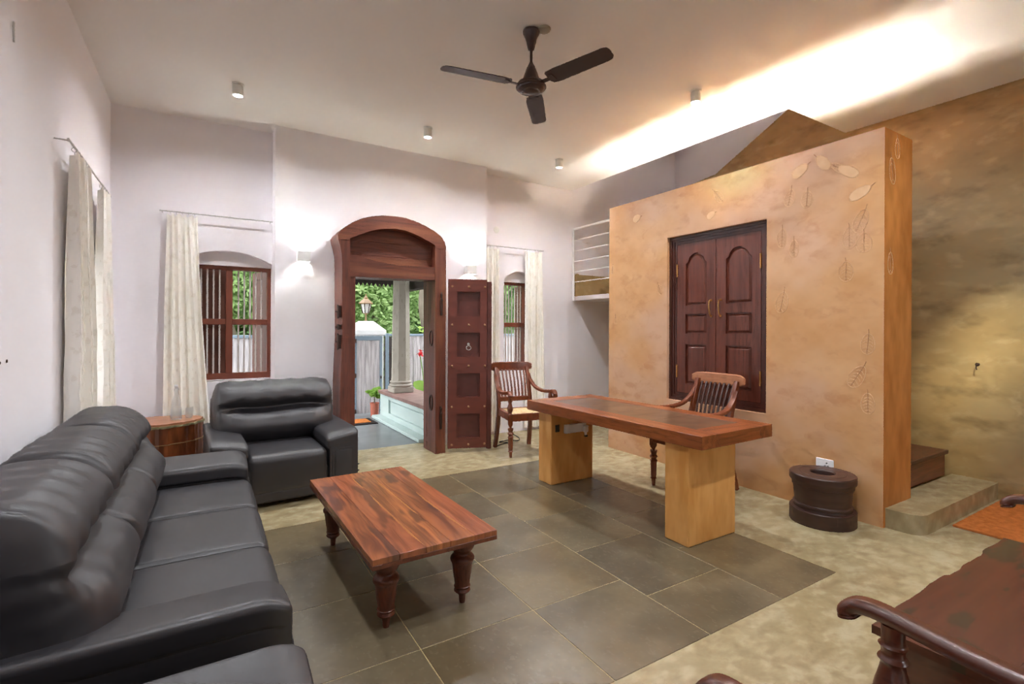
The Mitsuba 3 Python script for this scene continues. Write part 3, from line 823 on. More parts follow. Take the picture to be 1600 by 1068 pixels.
wall_hook('wall_bracket', 'thin curved metal wire fixed high on the left wall', (XL + 0.004, 3.136, 2.753), 0.045, -80, 'bracket')
t = thing('wall_plug', 'two dark plugs in the left wall at its left end', 'wall plug')
put(t, 'plug', move(solid_lathe([(0.008, 0), (0.006, 0.004)], 10), (XL, 2.98, 1.247), ry=90), 'iron', False)
put(t, 'plug', move(solid_lathe([(0.008, 0), (0.006, 0.004)], 10), (XL, 3.07, 1.25), ry=90), 'iron', False)
t = thing('junction_box', 'round white cover plate above the right-hand curtains', 'cover plate')
put(t, None, move(solid_lathe([(0.045, 0.0), (0.043, 0.006), (0.03, 0.009)], 24), (3.315, YF, 2.745), rx=90), 'lamp_white', 30)
t = thing('curved_hook', 'small curved metal hook on the wall behind the white railing', 'hook')
a = np.linspace(0, PI, 10)
put(t, None, tube(np.stack([4.86 + 0.05 * np.cos(a), YF - 0.004 - 0.02 * np.sin(a), 2.73 - 0.02 * np.sin(a)], 1), 0.005, 6), 'slab_white', 40)
t = thing('wall_hook', 'small iron hook in the green wall above the stair', 'hook')
put(t, None, cat(move(solid_lathe([(0.016, 0), (0.012, 0.005)], 12), (XR, 1.55, 1.12), ry=-90), tube([(XR - 0.004, 1.55, 1.12), (XR - 0.03, 1.55, 1.115), (XR - 0.034, 1.55, 1.09), (XR - 0.03, 1.545, 1.075)], 0.005, 6)), 'iron', 40)

# ------------------------------------------------------------------ curtains
def curtain(name_label, p0, p1, z1, z0, folds, depth, flare, group=None, seed=0, amp_top=0.5, lift=0.0):
    """A gathered curtain along p0 -> p1 (top); flare = (start, end) shift of the hem along that line."""
    t = thing('curtain', name_label, 'curtain', group)
    p0, p1 = np.array(p0, float), np.array(p1, float)
    L = np.linalg.norm(p1 - p0)
    e = (p1 - p0) / L
    nrm = np.array([e[1], -e[0]])
    nu, nv = folds * 12 + 1, 40
    u, v = np.meshgrid(np.linspace(0, 1, nu), np.linspace(0, 1, nv), indexing='ij')
    ph = u + 0.025 * np.sin(u * 17 + seed * 3 + v * 1.3)
    s = np.sin(ph * folds * 2 * PI + seed) + 0.3 * np.sin(ph * folds * 4.6 * PI + seed * 2 + v * 2)
    a = depth * (amp_top + (1 - amp_top) * np.minimum(v * 2.2, 1)) * (0.75 + 0.45 * meshkit.noise(np.stack([u * 5, v * 1.5, u * 0 + seed], -1), seed))
    along = u * L + v ** 1.2 * (flare[0] * (1 - u) + flare[1] * u) + 0.012 * np.cos(ph * folds * 2 * PI + seed) * np.minimum(v * 3, 1)
    z = z1 - v * (z1 - z0) - 0.03 * np.abs(np.sin(ph * folds * PI)) * np.exp(-v * 60)
    wr = 0.010 * (meshkit.fbm(np.stack([u * L * 16, v * 26, u * 0 + seed], -1), 3, seed) - 0.5) * np.clip(v * 2 - 0.3, 0, 1) * 1.6
    off = a * s + wr - lift * v
    xy = p0 + along[..., None] * e + off[..., None] * nrm
    V = np.concatenate([xy, z[..., None]], -1).reshape(-1, 3)
    i, j = np.meshgrid(np.arange(nu - 1), np.arange(nv - 1), indexing='ij')
    q = (i * nv + j).ravel()
    F = np.stack([q, q + nv, q + nv + 1, q, q + nv + 1, q + 1], 1).reshape(-1, 3)
    put(t, 'cloth', tm(V, F), 'curtain_cloth', True)
    for k in range(folds):
        uu = (k + 0.5) / folds
        c0 = p0 + uu * L * e
        aa = np.linspace(0, 2 * PI, 12)
        ring = np.stack([c0[0] + nrm[0] * 0.014 * np.cos(aa), c0[1] + nrm[1] * 0.014 * np.cos(aa), z1 + 0.004 + 0.014 * np.sin(aa)], 1)
        put(t, 'ring', tube(ring, 0.002, 5), 'steel', 40)
    return t


CZ = 2.50
curtain('cream curtain gathered on the left wall, nearest the camera', (XL + 0.07, 3.94), (XL + 0.07, 4.34), CZ - 0.02, 0.06, 5, 0.040, (0.0, 0.10), seed=1)
curtain('cream curtain in the left corner behind the sofa', (XL + 0.07, 4.86), (XL + 0.07, 5.22), CZ - 0.02, 0.06, 5, 0.04, (-0.02, 0.10), seed=2)
curtain('cream curtain left of the barred window behind the armchair', (-0.33, YF - 0.09), (-0.085, YF - 0.09), CZ, 0.05, 5, 0.03, (-0.02, 0.15), seed=3)
curtain('narrow cream curtain between the door leaf and the slim window', (3.10, YF - 0.08), (3.315, YF - 0.08), CZ, 0.05, 4, 0.024, (0.0, 0.05), seed=4)
curtain('cream curtain right of the slim barred window', (3.735, YF - 0.08), (4.02, YF - 0.08), CZ, 0.05, 6, 0.028, (0.02, 0.06), seed=5)


def curtain_rod(label, a, b, wall):
    t = thing('curtain_rod', label, 'curtain rod')
    put(t, 'rod', rod(a, b, 0.006, 10), 'steel', 40)
    a, b = np.array(a), np.array(b)
    for q in (a + (b - a) * 0.02, b - (b - a) * 0.02):
        e = q.copy()
        e[wall[0]] = wall[1]
        put(t, 'bracket', cat(rod(q, e, 0.005, 8)), 'steel', 40)


curtain_rod('thin steel curtain rod on the left wall', (XL + 0.07, 3.82, CZ), (XL + 0.07, 5.30, CZ), (0, XL))
curtain_rod('thin curtain rod over the barred window behind the armchair', (-0.39, YF - 0.09, CZ + 0.012), (PX0 - 0.004, YF - 0.09, CZ + 0.012), (1, YF))
curtain_rod('thin curtain rod over the slim window right of the door', (PX1 + 0.06, YF - 0.08, CZ + 0.012), (4.04, YF - 0.08, CZ + 0.012), (1, YF))

# ------------------------------------------------------------------ leather sofa suite
def place(parts, mtx):
    for key, dct in parts:
        scene[key] = {**dct, 'to_world': mtx}


def wrinkle(v, n, cx, cz, s, amp, k, ph=0.0, axis=0):
    d = np.sqrt((v[:, 0] - cx) ** 2 + (v[:, 2] - cz) ** 2)
    a = np.arctan2(v[:, 2] - cz, v[:, 0] - cx)
    return amp * np.sin(a * k + ph) * np.exp(-(d / s) ** 2) * np.minimum(d / 0.03, 1)


def suite(nseat, label, loc, rz, seed, single=False):
    """Local frame: x along the width, the front faces -y."""
    W = 0.52 + 0.585 * nseat
    t = thing('leather_armchair' if single else 'leather_sofa', label, 'armchair' if single else 'sofa')
    M = T().translate(list(loc)).rotate([0, 0, 1], rz)

    def part(parent, name, mesh, m='leather', smooth=True, **kw):
        key = numbered(f'{parent}__{name}')
        scene[key] = mikit.ply(mesh, m, smooth, to_world=M, **kw)
        return key
    part(t, 'base', cbox(0.03, W - 0.03, 0.03, 0.90, 0.03, 0.26, 0.01), 'leather_base', 30)
    for x in (0.08, W - 0.08):
        for y in (0.08, 0.86):
            part(t, 'foot', cbox(x - 0.03, x + 0.03, y - 0.03, y + 0.03, 0.0, 0.04, 0.005), 'black_plastic', 30)
    part(t, 'plinth', softbox((0.585 * nseat - 0.004, 0.06, 0.085), 0.015, 10).apply_translation((W / 2, 0.025, 0.085)))
    # arms: body, sloped pad, embossed front
    for s in (0, 1):
        xo = 0.0 if s == 0 else W - 0.25
        a = part(t, 'arm', softbox((0.248, 0.93, 0.46), 0.018, 16).apply_translation((xo + 0.125, 0.465, 0.26)))

        def slope(v, n, s=s):
            u = v[:, 0] / 0.13 * (1 if s == 0 else -1)
            v[:, 2] += -0.022 * u + 0.006 * (1 - u ** 2) - 0.030 * np.clip(-(v[:, 1] + 0.38) / 0.107, 0, 1) ** 2
            return v
        part(a, 'arm_pad', softbox((0.268, 0.975, 0.100), 0.030, 24, slope).apply_translation((xo + 0.125 + (-0.008 if s else 0.008), 0.485, 0.487)))
        part(a, 'front_panel', softbox((0.15, 0.018, 0.30), 0.008, 12).apply_translation((xo + 0.125, -0.003, 0.24)))
        part(a, 'front_welt', softbox((0.19, 0.012, 0.34), 0.006, 10).apply_translation((xo + 0.125, 0.001, 0.24)))
    # seats: one rolled cushion each
    for i in range(nseat):
        x = 0.26 + 0.585 * (i + 0.5)

        def puff(v, n):
            r = np.clip(1 - np.abs(v[:, 0] / 0.292) ** 9, 0, 1)
            top = v[:, 2] > 0
            v[:, 2] += np.where(top, 0.012 * r * np.clip(1 - (v[:, 1] / 0.36) ** 4, 0, 1), 0)
            fr = np.clip((-v[:, 1] - 0.2) / 0.12, 0, 1)
            v[:, 1] -= 0.014 * r * fr * np.clip((v[:, 2] + 0.17) / 0.2, 0, 1)
            return v
        part(t, 'seat_cushion', softbox((0.581, 0.70, 0.285), 0.055, 30, puff, ends=13.0).apply_translation((x, 0.345, 0.268)))
        part(t, 'front_apron', softbox((0.581, 0.06, 0.20), 0.02, 12).apply_translation((x, 0.020, 0.215)))
    # back: frame and puffy pillows
    part(t, 'back_frame', softbox((W - 0.10, 0.20, 0.74), 0.06, 16).apply_translation((W / 2, 0.84, 0.44)))
    nb = nseat
    bw = (W - 0.12) / nb if seed != 21 else 0.60

    def lean(v, y0=0.50, tilt=0.14):
        v[:, 1] += (v[:, 2] - 0.45) * tilt
        return v
    for i in range(nb):
        x = W / 2 + bw * (i + 0.5 - nb / 2)

        def pillow(v, n, i=i):
            u, z = v[:, 0] / (bw / 2), v[:, 2]
            front = np.clip(-n[:, 1] * 1.6, 0, 1)
            zc = 0.045 + 0.006 * np.sin(u * 5 + seed)
            # the fold between head and lumbar rolls closes towards the outer ends
            g = np.ones(len(v))
            if i == 0:
                g *= np.clip((u + 0.96) / 0.36, 0, 1)
            if i == nb - 1:
                g *= np.clip((0.96 - u) / 0.36, 0, 1)
            crease = np.exp(-((z - zc) / 0.036) ** 2) + 0.30 * np.exp(-np.abs(z - zc) / 0.07)
            dy = 0.075 * crease * g * front
            dy += front * g * (-0.020 * np.exp(-((z - 0.16) / 0.08) ** 2) - 0.060 * np.exp(-((z + 0.09) / 0.10) ** 2))
            # crisp wrinkles that fan out of the fold's ends, softer ones on the rolls
            w = np.zeros(len(v))
            for sx, on in ((-1, True), (1, True)):
                cx = sx * bw * (0.34 if (nb == 1 or (sx < 0 and i == 0) or (sx > 0 and i == nb - 1)) else 0.50)
                d = np.hypot(v[:, 0] - cx, z - zc)
                an = np.arctan2(z - zc, v[:, 0] - cx)
                w += 0.011 * np.abs(np.sin(an * 4.5 + 0.7 * sx + i)) * np.exp(-(d / 0.11) ** 2) * np.minimum(d / 0.03, 1)
            w += 0.007 * np.sin(u * 15 + 5 * meshkit.noise(v * 5 + i * 3, seed)) * np.exp(-((z - zc - 0.06) / 0.035) ** 2) * front
            w += 0.006 * np.sin(u * 13 + 4 * meshkit.noise(v * 5 + i * 5 + 9, seed)) * np.exp(-((z - zc + 0.06) / 0.035) ** 2) * front
            w += 0.005 * np.sin(u * 17 + 6 * meshkit.noise(v * 4 + i * 5 + 2, seed)) * np.exp(-((z - 0.235) / 0.05) ** 2)
            w += (meshkit.fbm(v * np.array([5, 9, 7]) + seed + i * 3.1, 3, seed) - 0.5) * 0.012
            w -= 0.006 * np.exp(-((np.abs(u) - 0.34) / 0.012) ** 2) * (z > zc) + 0.008 * np.exp(-(u / 0.014) ** 2) * (z < zc) * front
            v = v + n * w[:, None]
            v[:, 1] += dy
            v[:, 1] += np.where(n[:, 1] < 0, 0.014 * np.abs(u) ** 6, 0)
            v[:, 2] -= np.where(z > 0.1, 0.016 * np.abs(u) ** 6, 0)
            return v
        hm = softbox((bw - 0.003, 0.37, 0.53), 0.15, 52, pillow, ends=3.2)
        hm.apply_translation((x, 0.675, 0.665))
        hm.vertices = lean(np.array(hm.vertices), tilt=0.17)
        part(t, 'back_pillow', hm)
    if single and seed == 12:
        for z in (0.13, 0.18, 0.235):
            part(t, 'hook_tip', move(solid_lathe([(0.004, 0), (0.008, 0.004), (0.001, 0.022)], 8), (W - 0.003, 0.035, z), ry=90), 'black_plastic', 30)
    return t


suite(3, 'long black leather three-seat sofa along the left white wall', (0.235, 1.70, 0), 90, 3)
suite(1, 'black leather armchair under the barred window left of the door', (0.01, 4.275, 0), 2.5, 12, True)
suite(1, 'black leather armchair at the bottom left corner, only its armrest in view', (0.235, 0.375, 0), 90, 21, True)

# ------------------------------------------------------------------ coffee table
t = thing('coffee_table', 'low wooden coffee table with plank top and stout turned legs', 'table')
CT = T().translate([0.912, 2.83, 0]).rotate([0, 0, 1], 1.2)
px = [-0.315, -0.190, -0.062, 0.060, 0.190, 0.315]
for i in range(5):
    scene[numbered(f'{t}__plank')] = mikit.ply(cbox(px[i] + 0.0008, px[i + 1] - 0.0008, -0.68, 0.68, 0.372, 0.40, 0.0015), PLANKS[(i * 2 + 1) % 3], False, to_world=CT)
for i, x, y0, y1 in ((2, -0.062, -0.67, 0.20), (2, -0.062, 0.32, 0.60), (3, 0.060, -0.30, 0.52), (4, 0.190, -0.62, 0.10)):
    ys = np.linspace(y0, y1, 30)
    wv = 0.014 * np.sin(PI * np.linspace(0, 1, 30)) ** 0.6 * (0.35 + 1.1 * meshkit.fbm(np.stack([ys * 6, ys * 0 + i, ys * 0], 1), 3, i))
    strip = Polygon(np.vstack([np.stack([x - 0.0009 + 0 * ys, ys], 1), np.stack([x - 0.0009 - wv, ys], 1)[::-1]])).buffer(0)
    scene[numbered(f'{t}__sapwood_strip')] = mikit.ply(extr(strip, 0.396, 0.4003), 'sapwood', False, to_world=CT)
for a in ((-0.315, 0.315, -0.68, -0.655), (-0.315, 0.315, 0.655, 0.68)):
    scene[numbered(f'{t}__apron')] = mikit.ply(cbox(a[0], a[1], a[2], a[3], 0.352, 0.372, 0.001), 'table_leg', False, to_world=CT)
for a in ((-0.315, -0.290), (0.290, 0.315)):
    scene[numbered(f'{t}__apron')] = mikit.ply(cbox(a[0], a[1], -0.655, 0.655, 0.352, 0.372, 0.001), 'table_leg', False, to_world=CT)
leg = [(0.013, 0.0), (0.016, 0.012), (0.019, 0.045), (0.034, 0.056), (0.042, 0.066), (0.036, 0.078), (0.043, 0.088), (0.038, 0.098), (0.046, 0.15), (0.053, 0.205), (0.061, 0.222), (0.060, 0.238), (0.046, 0.254),
       (0.045, 0.266), (0.058, 0.282), (0.062, 0.305), (0.057, 0.328), (0.050, 0.34), (0.050, 0.372)]
for x in (-0.20, 0.20):
    for y in (-0.525, 0.525):
        scene[numbered(f'{t}__leg')] = mikit.ply(move(solid_lathe(fine(leg, 3), 28), (x, y, 0)), 'table_leg', 40, to_world=CT)

# ------------------------------------------------------------------ desk with plastered pedestals
t = thing('desk', 'long desk with a thick framed wooden top on two orange plastered pedestals', 'desk')
DT = T().translate([2.975, 2.955, 0]).rotate([0, 0, 1], 1.6)
DZ0, DZ1 = 0.658, 0.745


def dpart(name, mesh, m, smooth=False, label=None):
    key = numbered(f'{t}__{name}')
    scene[key] = mikit.ply(mesh, m, smooth, to_world=DT)
    if label:
        labels[key] = {'label': label}


hw, hl = 0.395, 0.945
dpart('long_rail', cbox(-hw, -hw + 0.17, -hl, hl, DZ0, DZ1, 0.003), 'desk_wood_y')
dpart('long_rail', cbox(hw - 0.15, hw, -hl, hl, DZ0, DZ1, 0.003), 'desk_wood_y')
dpart('end_rail', cbox(-hw + 0.1705, hw - 0.1505, -hl, -hl + 0.17, DZ0, DZ1, 0.003), 'desk_wood_x')
dpart('end_rail', cbox(-hw + 0.1705, hw - 0.1505, hl - 0.17, hl, DZ0, DZ1, 0.003), 'desk_wood_x')
ya = np.linspace(-hl + 0.171, hl - 0.171, 5)
for i in range(4):
    dpart('inlay_slab', cbox(-hw + 0.171, hw - 0.151, ya[i] + 0.001, ya[i + 1] - 0.001, DZ1 - 0.03, DZ1 - 0.002, 0.002), 'desk_slab', label='dark inlaid slab')
dpart('under_board', cbox(-hw + 0.18, hw - 0.16, -hl + 0.1, hl - 0.1, DZ0 + 0.01, DZ1 - 0.031, 0.002), 'desk_wood_y')
for y0, y1 in ((2.128, 2.325), (3.628, 3.825)):
    m = cbox(2.645, 3.135, y0, y1, 0.0, DZ0, 0.006)
    key = numbered(f'{t}__pedestal')
    scene[key] = mikit.ply(m, 'column_plaster', False)
key = numbered(f'{t}__power_box')
scene[key] = mikit.ply(cbox(2.785, 3.03, 3.598, 3.6285, 0.455, 0.535, 0.004), 'white_plastic', False)
labels[key] = {'label': 'white power box under the desk top'}
scene[f'{key}__plug'] = mikit.ply(cat(cbox(2.985, 3.035, 3.568, 3.5985, 0.450, 0.515, 0.008), rod((3.01, 3.585, 0.455), (3.01, 3.585, 0.425), 0.012)), 'white_plastic', 30)
scene[f'{key}__plug_pin'] = mikit.ply(cbox(2.998, 3.026, 3.570, 3.597, 0.408, 0.426, 0.004), 'black_plastic', 30)
key = numbered(f'{t}__socket')
scene[key] = mikit.ply(cbox(2.690, 2.735, 3.618, 3.6285, 0.475, 0.540, 0.003), 'black_plastic', False)

# ------------------------------------------------------------------ colonial armchairs
fl_leg = [(r_ * 1.22, z_) for r_, z_ in [(0.011, 0.0), (0.013, 0.02), (0.015, 0.055), (0.024, 0.066), (0.016, 0.078), (0.019, 0.09), (0.021, 0.15), (0.023, 0.215), (0.028, 0.225), (0.017, 0.24), (0.029, 0.262), (0.018, 0.28), (0.024, 0.30), (0.026, 0.32)]]
arm_post = [(r_ * 1.15, z_) for r_, z_ in [(0.022, 0.455), (0.028, 0.47), (0.016, 0.485), (0.021, 0.50), (0.029, 0.535), (0.019, 0.575), (0.015, 0.60), (0.024, 0.615), (0.018, 0.63), (0.022, 0.645), (0.016, 0.69)]]


def chair_parts():
    P = {}
    add = lambda name, mesh, m='chair_wood', smooth=30: P.setdefault(name, []).append((mesh, m, smooth))
    trap = Polygon([(-0.255, -0.245), (0.255, -0.245), (0.215, 0.235), (-0.215, 0.235)])
    hole = Polygon([(-0.215, -0.205), (0.215, -0.205), (0.180, 0.200), (-0.180, 0.200)])
    add('seat_frame', extr(trap.difference(hole), 0.395, 0.472), smooth=False)
    add('cane_seat', extr(hole.buffer(0.004), 0.455, 0.466), 'cane', False)
    for s in (-1, 1):
        blk = hull(np.vstack([[(s * 0.255 - 0.03 * a, -0.245 - 0.005 + 0.055 * b, z) for a in (-0.2, 1) for b in (0, 1) for z in (0.36, 0.475)] if s > 0 else
                              [(s * 0.255 + 0.03 * a, -0.245 - 0.005 + 0.055 * b, z) for a in (-0.2, 1) for b in (0, 1) for z in (0.36, 0.475)],
                              [(s * 0.238, -0.222, 0.305)]]))
        add('front_leg', cat(move(solid_lathe(fine(fl_leg, 3), 18), (s * 0.238, -0.222, 0)), blk))
        path = spline([(s * 0.222, 0.31, 0.0), (s * 0.212, 0.255, 0.22), (s * 0.205, 0.23, 0.44)], 6)
        add('back_leg', sweep(path, rrect(0.042, 0.050, 0.006), (0, 1, 0)))
        path = spline([(s * 0.205, 0.23, 0.43), (s * 0.203, 0.245, 0.60), (s * 0.203, 0.30, 0.80), (s * 0.205, 0.35, 0.945)], 6)
        add('back_post', sweep(path, rrect(0.040, 0.046, 0.006), (0, 1, 0)))
        path = spline([(s * 0.212, 0.315, 0.865), (s * 0.222, 0.262, 0.785), (s * 0.240, 0.16, 0.715), (s * 0.258, 0.02, 0.690), (s * 0.268, -0.14, 0.695), (s * 0.270, -0.235, 0.710), (s * 0.270, -0.275, 0.703), (s * 0.270, -0.300, 0.672), (s * 0.270, -0.288, 0.645), (s * 0.270, -0.268, 0.648)], 6)
        sc = np.concatenate([np.linspace(0.8, 1.05, 30), np.linspace(1.05, 0.8, len(path) - 30)])
        add('arm', sweep(path, rrect(0.058, 0.036, 0.013), (0, 0.25, 1), sc))
        add('arm_support', move(solid_lathe(fine(arm_post, 3), 16), (s * 0.246, -0.222, 0)))
    # curved crest with rounded ends
    n = 13
    xs = np.linspace(-0.275, 0.275, n)
    path = np.stack([xs, 0.372 - 0.035 * (1 - (xs / 0.275) ** 2) * -1 - 0.02, np.full(n, 0.955)], 1)
    sec = rrect(0.034, 0.108, 0.014)
    sc = np.where(np.abs(xs) > 0.27, 0.55, np.where(np.abs(xs) > 0.22, 0.92, 1.0))
    add('crest_rail', move(sweep(path, sec, (0, 0, 1), sc), rx=0))
    add('lower_rail', sweep(np.stack([xs[1:-1] * 0.85, np.full(n - 2, 0.252), np.full(n - 2, 0.575)], 1), rrect(0.026, 0.055, 0.008), (0, 0, 1)))
    for i in range(8):
        x = (i - 3.5) * 0.046
        path = spline([(x * 0.95, 0.250, 0.59), (x, 0.290, 0.75), (x * 1.03, 0.358, 0.92)], 4)
        add('slat', sweep(path, rrect(0.020, 0.012, 0.004), (0, 1, 0)))
    return P


CHAIR = {n: [mikit.ply(m, b, s) for m, b, s in L] for n, L in chair_parts().items()}


def chair(label, x, y, rz, group=None, override=None, seat=True):
    t = thing('wooden_armchair', label, 'chair', group)
    M = T().translate([x, y, 0]).rotate([0, 0, 1], rz)
    for n, L in CHAIR.items():
        for dct in L:
            key = numbered(f'{t}__{n}')
            scene[key] = {**dct, 'to_world': M}
            if override and n in override:
                scene[key]['bsdf'] = {'type': 'ref', 'id': override[n]}
    return t


chair('carved wooden armchair with cane seat between the door leaf and the desk', 3.11, 4.83, -9)
c2 = chair('slat-back wooden armchair at the desk in front of the orange wall', 3.675, 2.925, -90, override={'crest_rail': 'chair_wood_pale', 'slat': 'slat_wood'})

# ------------------------------------------------------------------ low chest and planter chairs in the right foreground
t = thing('low_chest', 'low red-brown plank chest with a worn rough-edged top at the right edge', 'chest')
n = 60
xs = np.linspace(1.90, 3.24, n)
wob = (meshkit.fbm(np.stack([xs * 7, xs * 0, xs * 0], 1), 3, 4) - 0.5) * 0.022 + np.where(np.abs(xs - 2.75) < 0.2, -0.010, 0)
top = Polygon(np.vstack([np.stack([xs, 0.79 + wob], 1), [(3.24, 0.14), (1.90, 0.14)]]))
for y0, y1 in ((0.46, 0.9), (0.0, 0.459)):
    put(t, 'top_plank', extr(top.intersection(sbox(1, y0, 4, y1)), 0.392, 0.42), 'seat_plank', False)
put(t, 'side_board', cbox(1.915, 1.94, 0.16, 0.755, 0.20, 0.391, 0.003), 'settee_wood', False)
put(t, 'side_board', cbox(1.915, 1.94, 0.16, 0.755, 0.0, 0.199, 0.003), 'settee_wood', False)
put(t, 'side_board', cbox(3.20, 3.225, 0.16, 0.755, 0.0, 0.391, 0.003), 'settee_wood', False)
put(t, 'front_board', cbox(1.94, 3.20, 0.735, 0.757, 0.20, 0.391, 0.003), 'settee_wood', False)
put(t, 'front_board', cbox(1.94, 3.20, 0.735, 0.757, 0.0, 0.199, 0.003), 'settee_wood', False)
put(t, 'back_board', cbox(1.94, 3.20, 0.16, 0.18, 0.0, 0.391, 0.003), 'settee_wood', False)
post = [(0.020, 0.0), (0.030, 0.03), (0.034, 0.12), (0.042, 0.22), (0.047, 0.30), (0.049, 0.36), (0.046, 0.40), (0.033, 0.45), (0.029, 0.475), (0.037, 0.485), (0.029, 0.497), (0.029, 0.515), (0.035, 0.523), (0.028, 0.533), (0.029, 0.58)]


def planter_chair(label, xc, dy=0.0):
    t = thing('planter_chair', label, 'chair')
    M = T().translate([xc, dy, 0])

    def pt(name, mesh, smooth=False):
        scene[numbered(f'{t}__{name}')] = mikit.ply(mesh, 'settee_wood', smooth, to_world=M)
    for sx in (-1, 1):
        x = sx * 0.325
        path = spline([(x, 0.13, 0.580), (x, 0.30, 0.576), (x, 0.46, 0.582), (x, 0.58, 0.594), (x, 0.660, 0.601), (x, 0.712, 0.594), (x, 0.738, 0.572), (x, 0.736, 0.552)], 7)
        pt('arm', sweep(path, rrect(0.064, 0.044, 0.020, 5), (0, 0.25, 1), np.concatenate([np.ones(len(path) - 12), np.linspace(1.0, 1.15, 12)])), 40)
        pt('arm_post', move(solid_lathe(fine(post, 3), 24), (x, 0.625, 0)), 40)
        pt('back_post', sweep(spline([(x * 0.95, 0.13, 0.0), (x * 0.95, 0.14, 0.45), (x * 0.95, 0.09, 0.80), (x * 0.95, 0.04, 0.98)], 5), rrect(0.04, 0.05, 0.008), (0, 1, 0)), 40)
        pt('side_rail', cbox(x - 0.015, x + 0.015, 0.14, 0.60, 0.31, 0.37, 0.004))
    pt('front_rail', cbox(-0.30, 0.30, 0.59, 0.62, 0.31, 0.37, 0.004))
    for i in range(7):
        pt('seat_slat', cbox(-0.30, 0.30, 0.15 + 0.063 * i, 0.205 + 0.063 * i, 0.371, 0.385, 0.003))
    pt('crest_rail', cbox(-0.31, 0.31, 0.035, 0.06, 0.86, 0.96, 0.006))
    for i in range(6):
        pt('back_slat', rod((-0.22 + 0.088 * i, 0.14, 0.40), (-0.22 + 0.088 * i, 0.055, 0.87), 0.012), 40)


planter_chair('large dark wooden armchair with scrolled arms at the bottom edge', 1.315)
planter_chair('dark wooden armchair beyond the low chest, only its scrolled arm tip in view', 3.655, 0.06)

# ------------------------------------------------------------------ carved mortar, log table, bottle, glass, mat
t = thing('wooden_mortar', 'squat dark wooden mortar against the orange wall', 'mortar')
prof = [(0.210, 0.0), (0.214, 0.005), (0.214, 0.100), (0.210, 0.106), (0.188, 0.108), (0.184, 0.122), (0.192, 0.126), (0.192, 0.136), (0.184, 0.140), (0.180, 0.146), (0.183, 0.180), (0.192, 0.262), (0.199, 0.266), (0.199, 0.282),
        (0.201, 0.286), (0.203, 0.302), (0.213, 0.304), (0.215, 0.310), (0.215, 0.350), (0.209, 0.358), (0.160, 0.360), (0.158, 0.357), (0.150, 0.357), (0.148, 0.360), (0.085, 0.361), (0.078, 0.352), (0.062, 0.22), (0.0, 0.20)]
put(t, None, move(solid_lathe(prof, 96), (3.878, 1.925, 0)), 'mortar_wood', False)

t = thing('log_table', 'round side table cut from a log in the corner behind the sofa', 'side table')
a = np.linspace(0, 2 * PI, 60, endpoint=False)
rr = 0.255 * (1 + 0.05 * np.sin(3 * a + 1) + 0.03 * np.sin(7 * a) + 0.02 * rng.standard_normal(60))
shape = Polygon(np.stack([rr * np.cos(a) * 1.05, rr * np.sin(a)], 1)).buffer(0.01)
LX, LY = -0.315, 5.42
put(t, 'trunk', move(cat(extr(shape.buffer(0.004), 0.0, 0.40), extr(shape.buffer(-0.002), 0.406, 0.545)), (LX, LY, 0)), 'log_side', 30)
put(t, 'band', move(extr(shape.buffer(0.007).difference(shape.buffer(-0.01)), 0.399, 0.407), (LX, LY, 0)), 'lantern_frame', 30)
put(t, 'bark', move(jitter(extr(shape.buffer(0.006).segmentize(0.02), 0.545, 0.562), 0.008, 30, 2), (LX, LY, 0)), 'log_bark', False, label='rough bark edge')
put(t, 'top', move(extr(shape.buffer(-0.008), 0.555, 0.580), (LX, LY, 0)), 'log_top', 30)

bx, by = -0.235, 5.36
t = thing('glass_bottle', 'clear glass water bottle on the log side table', 'bottle')
outp = [(0.036, 0.0), (0.042, 0.004), (0.0435, 0.03), (0.0435, 0.075), (0.040, 0.11), (0.026, 0.19), (0.016, 0.235), (0.0145, 0.262), (0.017, 0.268), (0.017, 0.285)]
inp = [(0.013, 0.285), (0.011, 0.262), (0.0125, 0.235), (0.0225, 0.19), (0.0365, 0.11), (0.040, 0.075), (0.040, 0.012), (0.0, 0.010)]
put(t, 'body', move(lathe([(0, 0)] + fine(outp, 3) + inp, 28), (bx, by, 0.5815)), 'clear_glass', 40)
put(t, 'water', move(solid_lathe([(0.0385, 0.0125), (0.0385, 0.070)], 28), (bx, by, 0.5815)), 'water', 30)
put(t, 'stopper', move(solid_lathe(fine([(0.010, 0.280), (0.012, 0.292), (0.016, 0.30), (0.012, 0.312)], 3), 16), (bx, by, 0.5815)), 'white_plastic', 40)
aa = np.linspace(0, PI, 14)
put(t, 'clip', move(tube(np.stack([0.019 * np.cos(aa) + 0.004, 0 * aa, 0.262 + 0.030 * np.sin(aa)], 1), 0.0018, 5), (bx, by, 0.5815)), 'steel', 40)
t = thing('drinking_glass', 'clear tumbler behind the bottle on the log table', 'glass')
put(t, None, move(lathe([(0, 0), (0.028, 0.0), (0.031, 0.095), (0.0285, 0.095), (0.026, 0.006), (0, 0.006)], 24), (bx + 0.095, by + 0.075, 0.5815)), 'clear_glass', 40)

t = thing('floor_mat', 'plain rust-brown coir mat in front of the cement step', 'mat')
put(t, 'pile', cbox(4.575, 5.60, 0.55, 1.385, 0.0005, 0.016, 0.003), 'coir', False)
t = thing('table_cable', 'thin black cable on the floor behind the armchair by the door', 'cable')
cp = spline([(2.95, 5.15, 0.006), (3.06, 5.23, 0.006), (3.18, 5.26, 0.006), (3.10, 5.34, 0.006), (3.24, 5.38, 0.006), (3.35, 5.30, 0.006), (3.45, 5.45, 0.006), (3.50, 5.72, 0.006)], 6)
put(t, None, tube(cp, 0.005, 6), 'black_plastic', 40)

